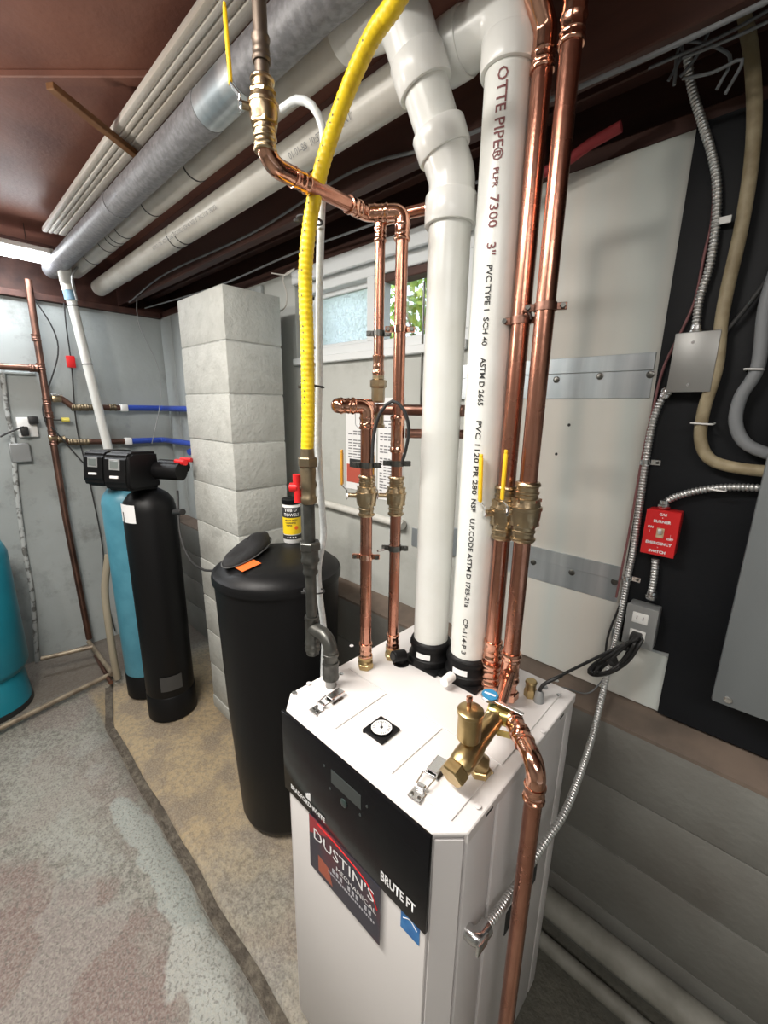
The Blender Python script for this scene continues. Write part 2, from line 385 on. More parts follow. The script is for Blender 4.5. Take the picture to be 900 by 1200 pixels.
# back wall, lower block part
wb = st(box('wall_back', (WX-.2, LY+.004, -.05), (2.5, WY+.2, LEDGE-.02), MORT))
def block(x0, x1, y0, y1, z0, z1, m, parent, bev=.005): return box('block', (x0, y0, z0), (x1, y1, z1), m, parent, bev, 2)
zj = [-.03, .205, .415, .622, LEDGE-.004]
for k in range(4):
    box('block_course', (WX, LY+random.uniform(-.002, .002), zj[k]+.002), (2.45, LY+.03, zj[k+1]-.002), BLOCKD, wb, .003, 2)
# sloping ledge cap
LEDM = mat('ledge_cement', (.17, .128, .10), .7, 0, (.10, .08, .065), 8, (.4, .7), .5, 50)
bm = bmesh.new()
P = [(LY-.002, LEDGE-.012), (LY-.002, LEDGE-.002), (WY+.02, LEDGE+.03), (WY+.02, LEDGE-.012)]
a = [bm.verts.new((WX, y, z)) for y, z in P]; b = [bm.verts.new((2.4, y, z)) for y, z in P]
bm.faces.new(a); bm.faces.new(b[::-1])
for i in range(4): bm.faces.new((a[i], a[(i+1) % 4], b[(i+1) % 4], b[i]))
fin(bm, 'ledge', LEDM, wb, False)
# upper back wall around the window opening
WL, WR, WB, WT = -1.75, -.80, .20+H, .56+H
for nm, lo, hi in (('wall_surface', (WX-.2, WY, LEDGE), (WL, WY+.2, .60+H)), ('wall_surface', (WR, WY, LEDGE), (2.5, WY+.2, .60+H)), ('wall_surface', (WL, WY, LEDGE), (WR, WY+.2, WB)), ('wall_surface', (WL, WY, WT), (WR, WY+.2, .60+H))):
    box(nm, lo, hi, PARGE, wb)
# smooth painted sheets right of the vents (flat boards fixed to the wall)
pz0, pz1 = LEDGE+.028, .598+H
for x0, x1 in ((-.80, -.595), (-.593, -.121)):
    box('wall_panel', (x0, WY-.012, pz0), (x1, WY, pz1), WPAN, wb, .0015)
for px, py in ((667, 498), (652, 532), (606, 760), (642, 227)):
    p = aY(px, py, WY-.012); lathe('nail_hole', [(0, .0045), (.001, .004)], p-Y_*.0012, Y_, INK, wb, 8)
# plank boards in the corner behind the softeners
for i in range(7):
    x0 = WX+.02+i*.19
    if x0+.19 < -1.70: box('plank', (x0+.002, WY-.02, .15), (x0+.186, WY, .585+H), PARGL, wb, .006, 2)
# left wall
wl = st(box('wall_left', (WX-.2, -3, -.05), (WX, WY+.2, .59+H), PARGL))
st(box('wall_front', (WX-.2, -3.2, -.05), (2.7, -3, CZ), PARGE)); st(box('wall_right', (2.5, -3, -.05), (2.7, WY+.2, CZ), PARGE))
# ceiling: brown subfloor sheets
ce = st(box('ceiling', (WX-.3, -3.2, CZ+.004), (2.7, WY+.35, CZ+.1), WOODC))
for j in range(3): box('ceiling_sheet', (WX-.2, -3.15+j*1.5+.001, CZ-.012), (2.6, -3.15+(j+1)*1.5-.001, CZ+.004), WOODC, ce, .001)
box('batten', (-.4, -.02, 0), (.6, .02, .02), WOODC, ce, .003, 1, Matrix.Translation((-1.72, .45, CZ-.031)) @ Matrix.Rotation(math.radians(42), 4, 'Z'))
# rim boards and sill plates above the walls
st(box('trim_1', (WX-.2, WY+.13, .6+H), (2.5, WY+.2, CZ), WOODD)); st(box('trim_2', (WX-.2, -3, .59+H), (WX-.13, WY+.2, CZ), WOODD))
st(box('trim_3', (WX-.13, WY+.0, .602+H), (2.5, WY+.128, .640+H), WOODD, bev=.003)); st(box('trim_4', (WX-.13, -3, .592+H), (WX+.03, WY-.01, .63+H), WOODD, bev=.003))
# joists
for y0, z0, lab in ((1.02, .655, 'dark brown ceiling joist with a cable run, above the window wall'), (1.19, .72, 'dark brown joist closest to the back wall, in shadow')):
    w = .04
    tag(box('ceiling_joist', (WX-.12, y0, z0+H), (2.45, y0+w, CZ-.013), WOODD, bev=.003), lab, 'joist')
# ================================================================== block column
cx0, cx1, cy0, cy1 = -2.105, -1.676, .86, 1.12
co = thing('block_column', 'pale painted concrete block column standing left of the window', 'column', (cx0, cy0, 0))
box('mortar_core', (cx0+.004, cy0+.004, 0), (cx1-.004, cy1-.004, .460+H), MORTL, co)
zs = [zat(261, 331, cx1, cy0), zat(262, 397, cx1, cy0), zat(268, 460, cx1, cy0), zat(272, 518, cx1, cy0)]
zs = [2.108]; 
for d_ in (.205, .205, .202, .204): zs.append(zs[-1]-d_)
while zs[-1] > .05: zs.append(zs[-1]-.204)
zs[-1] = -.01
for a, b in zip(zs, zs[1:]):
    j = random.uniform(-.002, .002)
    box('block', (cx0+j, cy0+j, b+.0025), (cx1+j, cy1, a-.0025), BLOCK, co, .005, 2)
# ================================================================== window
wn = st(thing('window_1', None, None, ((WL+WR)/2, WY, WB)))
FR = dict(m=WINW, parent=wn)
zp0, zp1 = .265+H, .50+H
def wbox(nm, x0, x1, y0, y1, z0, z1, m=WINW): return box(nm, (x0, y0, z0), (x1, y1, z1), m, wn, .003, 1)
wbox('window_sill', WL-.0, WR+.0, WY-.025, WY+.18, .195+H, .225+H)
wbox('window_frame', WL, WR, WY+.02, WY+.10, .225+H, zp0)
wbox('window_frame', WL, WR, WY+.02, WY+.16, zp1, WT)
wbox('window_casing', WL-.0, WR+.0, WY-.018, WY, WT-.02, .598+H)
for x0, x1 in ((WL, -1.70), (-1.30, -1.215), (-.84, WR)): wbox('window_frame', x0, x1, WY+.02, WY+.07, zp0, zp1)
wbox('sash', -1.70, -1.30, WY+.06, WY+.09, zp0, zp0+.02); wbox('sash', -1.70, -1.30, WY+.06, WY+.09, zp1-.02, zp1)
wbox('sash', -1.70, -1.68, WY+.06, WY+.09, zp0, zp1); wbox('sash', -1.322, -1.30, WY+.06, WY+.09, zp0, zp1)
wbox('pane', -1.68, -1.322, WY+.07, WY+.078, zp0+.02, zp1-.02, FROST)
wbox('pane', -1.215, -.84, WY+.10, WY+.104, zp0, zp1, GLASS)
wbox('blind_rail', -1.215, -.84, WY+.03, WY+.09, zp1-.03, zp1, WOODD)
# shrub outside the window
bm = bmesh.new()
def leaves(bm, c, R_, n, size):
    for _ in range(n):
        d = V((random.gauss(0, 1), random.gauss(0, 1), random.gauss(0, 1))).normalized()*random.random()**.4
        p = V(c)+V((d.x*R_[0], d.y*R_[1], d.z*R_[2])); q = Matrix.Rotation(random.random()*6.3, 3, V((random.random(), random.random(), random.random())).normalized())
        s_ = size*random.uniform(.6, 1.3)
        vs = [bm.verts.new(p+q @ V(t)*s_) for t in ((-1, 0, 0), (0, .45, .1), (1, 0, 0), (0, -.45, .1))]; bm.faces.new(vs)
sh = thing('garden_shrub', 'leafy green shrub outside the window pane', 'shrub', (-1.7, 2.6, 1.75))
leaves(bm, (-1.9, 2.6, 2.35), (1.1, .4, .55), 1800, .045)
fin(bm, 'foliage', LEAF, sh, False)['kind'] = 'stuff'
for i in range(7):
    a = -1.9+(i-3)*.12
    tube('stem', smooth_path([(-1.9+(i-3)*.03, 2.6, 1.72), (a, 2.6+.05*(i % 2), 2.05), (a+(i-3)*.08, 2.62, 2.45)], .08), .010, WOODS, sh, 8)
st(box('ground_outside', (-5, WY+.2, 1.6), (3, 6, 1.735), mat('lawn', (.12, .2, .05), .9, 0, (.25, .3, .1), 12)))['kind'] = 'structure'
# ================================================================== overhead pipes
def hpipe(y, z, r, x0, x1, nm, m, parent): return tube(nm, [(x0, y, z+H), (x1, y, z+H)], r, m, parent, 24)
def ziptie(p, d, r, parent, w=.004, tail=None):
    o = lathe('zip_tie', [(-w/2, r+.0003), (-w/2, r+.0016), (w/2, r+.0016), (w/2, r+.0003)], p, d, INK, parent, 20)
    return o
def hose_collar(parent, p, d, r, L_, name='coupling', m=PVCF):
    return lathe(name, [(0, r*1.01), (0, r*1.10), (.003, r*1.13), (L_-.003, r*1.13), (L_, r*1.10), (L_, r*1.01)], p, d, m, parent, 28)
# --- vent 2 (right vertical + low overhead run)
R3 = .0445
TOP = H-.65     # boiler top height
v2x, v2y, lowz = -.482, .832, .692
v2 = thing('intake_vent_pipe', 'white vent pipe with dark lettering down it, elbowing into the lowest overhead run', 'pipe', (v2x, v2y, TOP+.06))
tube('pipe', [(v2x, v2y, TOP+.045), (v2x, v2y, H+lowz-.05)], R3, PVC, v2, 28)
tube('elbow', [(v2x, v2y, H+lowz-.09), (v2x, v2y, H+lowz), (v2x-.14, v2y, H+lowz)], R3*1.12, PVCF, v2, 28, .062, seg=12)
hose_collar(v2, (v2x, v2y, H+lowz-.095), Z_, R3*1.06, .05)
hose_collar(v2, (v2x-.145, v2y, H+lowz), X_, R3*1.06, .05)
tube('pipe', [(v2x-.12, v2y+.0, H+lowz), (-3.20, v2y+.02, H+lowz)], R3, PVCO, v2, 28)
hose_collar(v2, (-2.72, v2y+.018, H+lowz), X_, R3*.93, .012, m=PVCO)
# lettering on the vertical pipe
los = V((v2x, v2y, 0)).normalized(); side = V((los.y, -los.x, 0))   # side = to the right seen from the stair
nrm = (-los*math.cos(math.radians(16)) - side*math.sin(math.radians(16))).normalized()
yd = Z_.cross(-nrm).normalized()
def pipetext(body, ptop, pbot, size, m):
    za, zb = zat(*ptop, v2x, v2y), zat(*pbot, v2x, v2y)
    o = text('lettering', body, size, V((v2x, v2y, za))+nrm*R3, -Z_, nrm.cross(-Z_), m, v2, wrap=R3, bold=.0003)
    w = max(v.co.z for v in o.data.vertices)-min(v.co.z for v in o.data.vertices); k = (za-zb)/w
    for v in o.data.vertices: v.co.z = za+(v.co.z-za)*k
pipetext('OTTE PIPE\u00ae', (588, 98), (582, 202), .026, INKR)
pipetext('PLPR', (583, 210), (581, 232), .014, INKR)
pipetext('7300   3"', (581, 240), (576, 307), .024, INKR)
pipetext('PVC TYPE 1  SCH 40', (575, 318), (568, 408), .015, INK)
pipetext('ASTM D 2665', (568, 422), (564, 476), .015, INK)
pipetext('PVC 1120 PR 280', (563, 492), (558, 575), .015, INK)
pipetext('NSF   U.P.CODE ASTM D 1785-21a', (556, 580), (546, 702), .015, INK)
pipetext('CP-114-P 3', (545, 715), (541, 755), .015, INK)
text('lettering', '01-01-85  10:57  PLPR  EXT', .022, (-1.12, v2y-R3*.83+.0, H+lowz-R3*.58), X_, V((0, -.58, .83)), INKG, v2)
text('lettering', 'ASTM D 1785  ASTM D 2665  PVC TYPE 1 SCH 40  NSF  3"  PVC 1120  280 PSI', .018, (-2.15, v2y-R3*.80+.0, H+lowz-R3*.63), X_, V((0, -.58, .83)), INKG, v2)
for px, py in ((195, 268), (203, 270)):
    x = aY(px, py, v2y-.03).x; ziptie(V((x, v2y+.012, H+lowz)), X_, R3, v2, .008)
# --- vent 1 (left vertical + mid overhead run)
v1x, v1y, upz, upy = -.590, .82, .765, .735
v1 = thing('exhaust_vent_pipe', 'plain white plastic vent pipe leaning back through two bends, left of its pair', 'pipe', (v1x, v1y, TOP+.06))
A = V((v1x, v1y, H+.462)); B = aY(470, 8, upy); dAB = (B-A).normalized()
tube('pipe', [(v1x, v1y, TOP+.045), (v1x, v1y, H+.41)], R3, PVC, v1, 28)
tube('elbow', [(v1x, v1y, H+.40), A, A+dAB*.08], R3*1.06, PVCF, v1, 28, .08)
hose_collar(v1, (v1x, v1y, H+.375), Z_, R3*1.07, .055)
hose_collar(v1, A+dAB*.045, dAB, R3*1.07, .045)
tube('pipe', [A+dAB*.05, B-dAB*.05], R3, PVC, v1, 28)
hose_collar(v1, B-dAB*.135, dAB, R3*1.07, .055)
tube('elbow', [B-dAB*.13, B+V((0, 0, 0)), (B.x-.14, upy, H+upz)], R3*1.13, PVCF, v1, 28, .062, seg=12)
hose_collar(v1, (B.x-.16, upy, H+upz), X_, R3*1.07, .06)
tube('pipe', [(B.x-.13, upy, H+upz), (-3.20, upy, H+upz)], R3, PVCO, v1, 28)
for px, py in ((222, 195), (172, 240), (140, 268), (132, 274), (128, 276), (120, 282), (103, 300)):
    x = aY(px, py, upy-.02).x; ziptie(V((x, upy, H+upz)), X_, R3, v1, .006)
# --- grey duct
dy_, dz_, rd = .635, .752, .047
du = thing('grey_duct', 'grey round duct, leftmost and topmost of the three overhead runs', 'duct', (-2, dy_, H+dz_))
tube('pipe', [(-3.25, dy_, H+dz_), (-.35, dy_, H+dz_)], rd, GRYD, du, 24)
for px, py in ((128, 232), (232, 118)):
    x = aY(px, py, dy_-.02).x; lathe('seam_band', [(-.02, rd), (-.02, rd*1.05), (.02, rd*1.05), (.02, rd)], (x, dy_, H+dz_), X_, GRYD, du, 24)
x0, x1 = aY(235, 118, dy_-.02).x, aY(278, 72, dy_-.02).x
lathe('steel_sleeve', [(0, rd), (0, rd*1.03), (x1-x0, rd*1.03), (x1-x0, rd)], (x0, dy_, H+dz_), X_, GALV, du, 24)
lathe('steel_sleeve', [(0, rd), (0, rd*1.05), (.35, rd*1.05), (.35, rd)], (-.75, dy_, H+dz_), X_, GRYD, du, 24)
# --- bundle of whitewashed boards on a stick
bd = .862
for i, (y0, y1, z0) in enumerate(((.567, .588, .003), (.590, .607, .001), (.609, .628, .002), (.630, .660, 0))):
    tag(box('trim_board', (-2.98+.008*i, y0, H+bd+z0), (-.30, y1, H+bd+z0+.022), WOODL, bev=.004, seg=2), ('whitewashed trim board, ' + ('outermost', 'second', 'third', 'innermost')[i] + ' in the overhead bundle counted from the room side'), 'board', 'whitewashed boards laid overhead')
p0, p1 = aZ(58, 100, H+.850), aZ(165, 186, H+.850)
dd = (p1-p0); tag(obox('support_stick', (p0+p1)/2, dd, dd.cross(Z_), (dd.length, .026, .018), WOODS, None, .002), 'short brown wooden stick slanting under the whitewashed boards', 'stick')
# --- low joist cable
c_ = [(-3.2, 1.008, .64), (-2.6, 1.008, .69), (-1.7, 1.010, .675), (-1.1, 1.008, .70), (-.75, 1.005, .652), (-.4, 1.0, .63), (-.15, 1.0, .625), (.1, 1.0, .64), (.6, 1.0, .65)]
tag(cable('house_cable', [(x, y, z+H) for x, y, z in c_], .0045, GRYC, step=.04), 'thin grey cable stapled along the dark joist behind the vents', 'cable')
c_ = [(-3.2, 1.10, .62), (-2.3, 1.13, .60), (-1.6, 1.14, .615), (-1.0, 1.13, .60), (-.7, 1.14, .61)]
tag(cable('house_cable', [(x, y, z+H) for x, y, z in c_], .004, GRYC, step=.04), 'thin dark cable along the top of the window wall', 'cable')
# ================================================================== BOILER
bx0, bx1, by0, by1, ch = -.738, -.263, .447, .955, .036
bo = thing('boiler', 'white floor-standing boiler with a black control panel on its front', 'boiler', ((bx0+bx1)/2, (by0+by1)/2, 0))
outl = [(bx0+ch, by0), (bx1-ch, by0), (bx1, by0+ch), (bx1, by1), (bx0, by1), (bx0, by0+ch)]
ins = lambda d: [(bx0+ch+d*.4, by0+d), (bx1-ch-d*.4, by0+d), (bx1-d, by0+ch+d*.4), (bx1-d, by1-d), (bx0+d, by1-d), (bx0+d, by0+ch+d*.4)]
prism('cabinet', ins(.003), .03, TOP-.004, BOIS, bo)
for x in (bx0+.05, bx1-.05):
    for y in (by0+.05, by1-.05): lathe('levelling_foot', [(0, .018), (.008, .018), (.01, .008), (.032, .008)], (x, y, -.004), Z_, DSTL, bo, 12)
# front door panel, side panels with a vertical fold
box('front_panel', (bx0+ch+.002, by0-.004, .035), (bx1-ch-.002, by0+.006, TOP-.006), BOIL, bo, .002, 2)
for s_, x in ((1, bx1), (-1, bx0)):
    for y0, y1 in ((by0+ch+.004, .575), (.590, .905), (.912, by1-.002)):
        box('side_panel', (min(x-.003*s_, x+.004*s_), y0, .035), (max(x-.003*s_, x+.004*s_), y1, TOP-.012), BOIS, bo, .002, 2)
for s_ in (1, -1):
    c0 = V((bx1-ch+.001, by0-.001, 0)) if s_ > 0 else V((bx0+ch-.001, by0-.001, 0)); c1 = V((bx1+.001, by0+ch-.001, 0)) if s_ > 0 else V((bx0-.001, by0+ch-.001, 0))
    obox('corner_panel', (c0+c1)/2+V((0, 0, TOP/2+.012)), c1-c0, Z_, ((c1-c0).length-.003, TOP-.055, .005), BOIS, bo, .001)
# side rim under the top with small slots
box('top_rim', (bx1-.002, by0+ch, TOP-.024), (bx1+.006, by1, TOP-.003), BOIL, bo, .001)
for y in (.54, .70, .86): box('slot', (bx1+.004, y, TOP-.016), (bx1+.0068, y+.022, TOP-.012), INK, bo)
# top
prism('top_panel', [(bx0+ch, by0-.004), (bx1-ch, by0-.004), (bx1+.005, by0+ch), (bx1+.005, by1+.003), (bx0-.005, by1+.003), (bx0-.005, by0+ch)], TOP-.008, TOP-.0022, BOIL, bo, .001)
ysm = (aZ(443, 809, TOP).y+aZ(530, 875, TOP).y)/2; ysm = .640
xa = (aZ(441, 822, TOP).x+aZ(401, 849, TOP).x)/2; xb = (aZ(507, 865, TOP).x+aZ(470, 898, TOP).x)/2
ED = .012
box('access_plate', (bx0+.02, ysm+.002, TOP-.0022), (bx1-.02, by1-.02, TOP+.0005), BOIL, bo, .0006)
for x0, x1 in ((bx0+.02, xa-.0018), (xa+.0018, xb-.0018), (xb+.0018, bx1-.025)):
    box('access_plate', (x0, by0+.035, TOP-.0022), (x1, ysm-.002, TOP+.0005), BOIL, bo, .0006)
for px, py in ((412, 757), (362, 801), (345, 812), (652, 798), (655, 815), (560, 945), (636, 857), (400, 790), (541, 900), (575, 905)):
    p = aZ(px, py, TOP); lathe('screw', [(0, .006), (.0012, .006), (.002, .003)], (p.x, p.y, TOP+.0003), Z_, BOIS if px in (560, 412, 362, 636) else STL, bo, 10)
# black control panel
FY = by0-.005
bz = (zat(337, 923, bx0+ch, FY)+zat(501.5, 1093, bx1-ch, FY))/2; 
cp = box('control_panel', (-.711, FY-.006, bz), (bx1-ch+.002, FY+.002, TOP-.004), BLKG, bo, .0015, 2)
def onf(px, py, d=.0066): return aY(px, py, FY-.0062)
dsp0, dsp1 = onf(388, 903), onf(423, 941)
zl = (onf(390, 903).z+onf(421, 930).z)/2; zl2 = (onf(388, 915).z+onf(421, 945).z)/2
LCD = mat('unlit_display', (.035, .045, .045), .15)
box('display', (dsp0.x, FY-.0068, zl2-.004), (dsp1.x, FY-.0055, zl-.001), LCD, cp, .0004)
p = onf(403, 941); lathe('dial_button', [(0, .009), (.002, .009), (.003, .007)], (p.x, FY-.006, p.z), -Y_, mat('dull_button', (.03, .045, .042), .3), cp, 20)
for px, py in ((380, 897), (387, 924), (422, 955), (430, 945)): 
    p = onf(px, py); lathe('button', [(0, .003), (.001, .003)], (p.x, FY-.006, p.z), -Y_, LCD, cp, 10)
p0, p1 = onf(341, 916), onf(383, 955)
zt_ = bz+.024
text('lettering', 'BRADFORD WHITE', .0175, (p0.x, FY-.0063, zt_), X_, Z_, INKW, cp, bold=.0004, sx=(p1.x-p0.x)/.158)
p = onf(361, 926); 
for k in range(3): box('emblem', (p.x-.008+k*.0055, FY-.0068, zt_+.012), (p.x-.0035+k*.0055, FY-.006, zt_+.022+.004*k), INKW, cp)
p0, p1 = onf(446, 1020), onf(492, 1063)
text('lettering', 'BRUTE FT', .030, (p0.x, FY-.0063, bz+.034), X_, Z_, INKW, cp, bold=.0009, sx=(p1.x-p0.x)/.145)
# contractor sticker
s0, s1 = aY(365, 952, FY), aY(447, 1102, FY)
sxl, sxr = s0.x, s1.x
szt, szb = bz+.0005, s1.z
szb = (aY(365, 1010, FY).z+aY(447, 1102, FY).z)/2
FY2 = FY-.0062
sk = box('contractor_sticker', (sxl, FY2-.0008, szb), (sxr, FY2+.0012, szt), mat('sticker_print', (.03, .03, .045), .3, 0, (.10, .02, .03), 6, (.45, .6)), bo)
sk2w = sxr-sxl
quad('red_banner', [(sxl+.001, FY2-.0009, szt-.001), (sxl+.001, FY2-.0009, szt-.05), (sxl+sk2w*.30, FY2-.0009, szt-.012), (sxl+sk2w*.4, FY2-.0009, szt-.001)], mat('sticker_red', (.30, .03, .04), .4), sk, .0002)
text('lettering', "DUSTIN'S", .040, (sxl+.014, FY2-.001, szt-.040), X_, Z_, INKW, sk, sx=sk2w*.86/.165)
text('lettering', 'MECHANICAL', .017, (sxl+sk2w*.42, FY2-.001, szt-.070), X_, Z_, INKW, sk, sx=sk2w*.54/.106)
for k, (w0, w1, h_) in enumerate(((.36, .92, .011), (.30, .95, .005))):
    zc = szt-.088-.014*k
    for q in range(10 if k == 0 else 22):
        n_ = 10 if k == 0 else 22
        if q % 4 == 3 and k == 0: continue
        xx = sxl+sk2w*(w0+(w1-w0)*q/n_); box('print_bar', (xx, FY2-.0011, zc-h_/2), (xx+sk2w*(w1-w0)/n_*.6, FY2-.0007, zc+h_/2), mat('sticker_grey', (.42, .42, .45), .5), sk)
quad('orange_patch', [(sxl+sk2w*.14, FY2-.0009, szb+.012), (sxl+sk2w*.36, FY2-.0009, szb+.010), (sxl+sk2w*.30, FY2-.0009, szb+.05), (sxl+sk2w*.14, FY2-.0009, szb+.055)], mat('sticker_orange', (.36, .09, .05), .4), sk, .0002)
bm = bmesh.new()
b_tube(bm, smooth_path([(sxl+.03, FY2-.001, szt-.005), (sxl+sk2w*.5, FY2-.001, szt-.008), (sxl+sk2w*.85, FY2-.001, szt-.022), (sxl+sk2w*.97, FY2-.001, szt-.06)], .01), .0012, 6); fin(bm, 'red_arc', RED, sk)
# blue sticker
e0, e1 = aY(470, 1062, FY), aY(491, 1106, FY)
ek = box('efficiency_sticker', (e0.x, FY-.0002, bz-.050), (e1.x, FY+.0018, bz-.0005), BLU2, bo)
bm = bmesh.new(); b_tube(bm, smooth_path([(e0.x+.006, FY-.0003, bz-.022), ((e0.x+e1.x)/2, FY-.0003, bz-.012), (e1.x-.006, FY-.0003, bz-.022)], .005), .0009, 6); fin(bm, 'swoosh', INKW, ek)
# gauge on the top
g = aZ(447, 857, TOP); gz = TOP+.0006
ga = box('pressure_gauge', (g.x-.028, g.y-.028, gz), (g.x+.028, g.y+.028, gz+.006), BLKP, bo, .002, 2)
lathe('gauge_face', [(0, .0215), (.003, .0215), (.003, .0215)], (g.x, g.y, gz+.006), Z_, WHT, ga, 32)
lathe('gauge_rim', [(0, .0215), (0, .0235), (.0042, .0235), (.0042, .0218), (.003, .0215)], (g.x, g.y, gz+.006), Z_, BLKG, ga, 32, ring=True)
for k in range(21):
    a = math.radians(225-k*13.5); d = V((math.cos(a), math.sin(a), 0)); L0 = .014 if k % 5 else .012
    obox('tick', V((g.x, g.y, gz+.0094))+d*(L0+.019)/2, d, Z_, (.019-L0, .0006, .0007), INK, ga, 0)
obox('needle', V((g.x-.003, g.y+.004, gz+.0098)), (-.6, .8, 0), Z_, (.020, .0008, .0012), INK, ga, 0)
lathe('hub', [(0, .003), (.0015, .003)], (g.x, g.y, gz+.009), Z_, INK, ga, 12)
lathe('lug', [(0, .004), (.005, .004)], (g.x-.024, g.y-.026, gz), Z_, BLKP, ga, 12)
# toggle latches
def latch(p, q):
    p, q = V(p), V(q); d = (q-p); d.z = 0; L_ = d.length; d.normalize(); s_ = Z_.cross(d); b = V((p.x, p.y, TOP+.001))
    la = obox('toggle_latch', b+d*.012+Z_*.001, d, s_, (.024, .026, .002), STL, bo, .0008)
    for k in (-1, 1): lathe('rivet', [(0, .003), (.0015, .003), (.002, .001)], b+d*.008+s_*.007*k+Z_*.002, Z_, DSTL, la, 10)
    obox('hook', b+d*.026+Z_*.006, d, s_, (.010, .016, .010), STL, la, .002)
    pts = [b+d*.024+s_*.010+Z_*.008, b+d*.052+s_*.013+Z_*.010, b+d*.056-s_*.013+Z_*.010, b+d*.024-s_*.010+Z_*.008, b+d*.024+s_*.010+Z_*.008]
    tube('wire_bail', fillet(pts, .003), .0014, STL, la, 8)
    obox('lever', b+d*(L_-.018)+Z_*.011, d, s_, (.040, .020, .003), STL, la, .0012)
    for k in (-1, 1): obox('lever_side', b+d*(L_-.018)+s_*.010*k+Z_*.007, d, s_, (.040, .002, .010), STL, la, .0005)
    obox('base_plate', b+d*(L_-.022)+Z_*.0012, d, s_, (.032, .030, .002), DSTL, la, .0008)
latch(aZ(366, 836, TOP), aZ(400, 814, TOP)); latch(aZ(484, 938, TOP), aZ(518, 895, TOP))
# vent collars
def collar(x, y, vname):
    la = box('vent_adapter', (x-.058, y-.055, TOP), (x+.058, y+.055, TOP+.008), BLKP, bo, .003, 2)
    lathe('adapter_body', [(0, .056), (.018, .056), (.022, .052), (.045, .050), (.047, .054), (.052, .054), (.060, .051), (.064, .047)], (x, y, TOP+.006), Z_, BLKP, la, 32)
    lathe('hose_clamp', [(0, .0505), (0, .0518), (.010, .0518), (.010, .0505)], (x, y, TOP+.054), Z_, DSTL, la, 32)
    lo = V((x, y, 0)).normalized(); sd = V((lo.y, -lo.x, 0)); n_ = (-lo*math.cos(.35)-sd*math.sin(.35)).normalized()
    tt = Z_.cross(n_)
    # curved white label
    bm = bmesh.new(); cols = []
    for i in range(7):
        a = (i-3)*.12; d = (n_*math.cos(a)+tt*math.sin(a))
        cols.append([bm.verts.new(V((x, y, TOP+.031+h))+d*rr) for h, rr in ((0, .0535), (.014, .0530), (.014, .0518), (0, .0523))])
    for a, b in zip(cols, cols[1:]):
        for j in range(4): bm.faces.new((a[j], a[(j+1) % 4], b[(j+1) % 4], b[j]))
    bm.faces.new(cols[0]); bm.faces.new(cols[-1][::-1]); fin(bm, 'label', PAP, la)
    for i in range(3):
        a = 1.1+i*2.1; lathe('screw', [(0, .004), (.002, .003)], (x+.05*math.cos(a), y+.05*math.sin(a)*1.0, TOP+.008), Z_, STL, la, 8)
    return la, n_, tt
c1, n1, t1 = collar(v1x, v1y, 1); c2, n2, t2 = collar(v2x, v2y, 2)
p = aZ(527, 793, TOP+.02); cyl('drain_cap', V((v2x, v2y, TOP+.025))+n2*.05+V((-.015, -.01, 0)), V((v2x, v2y, TOP+.025))+n2*.085+V((-.02, -.01, 0)), .012, WHT, c2)
# hose barb elbow left of vent 1
p = aZ(470, 777, TOP)
hb = lathe('hose_elbow', [(0, .022), (.004, .022), (.006, .014), (.022, .014)], (p.x, p.y, TOP), Z_, BLKP, bo, 20)
cyl('outlet', (p.x+.006, p.y+.006, TOP+.024), (p.x-.004, p.y-.028, TOP+.030), .015, BLKP, hb)
lathe('bore', [(0, .010), (.001, .010)], V((p.x-.0042, p.y-.029, TOP+.0302)), V((-.004, -.028, .006)), INK, hb, 16)
# cable gland at the back right
p = aZ(631, 822, TOP); gl = lathe('cable_gland', [(0, .012), (.004, .012), (.006, .011), (.024, .009), (.028, .006)], (p.x, p.y, TOP), Z_, GRYB, bo, 16)
gp = V((p.x, p.y, TOP+.028))
p = aZ(638, 806, TOP); lathe('plug_cap', [(0, .008), (.004, .007)], (p.x, p.y, TOP), Z_, GRYB, bo, 12)
# side knockout label and conduit elbow
pa, pb = aX(588, 1095, bx1), aX(627, 1012, bx1); zz_ = (pa.z+pb.z)/2; box('side_pad', (bx1+.003, min(pa.y, pb.y), pa.z), (bx1+.006, max(pa.y, pb.y), pa.z+.065), INK, bo, .001)
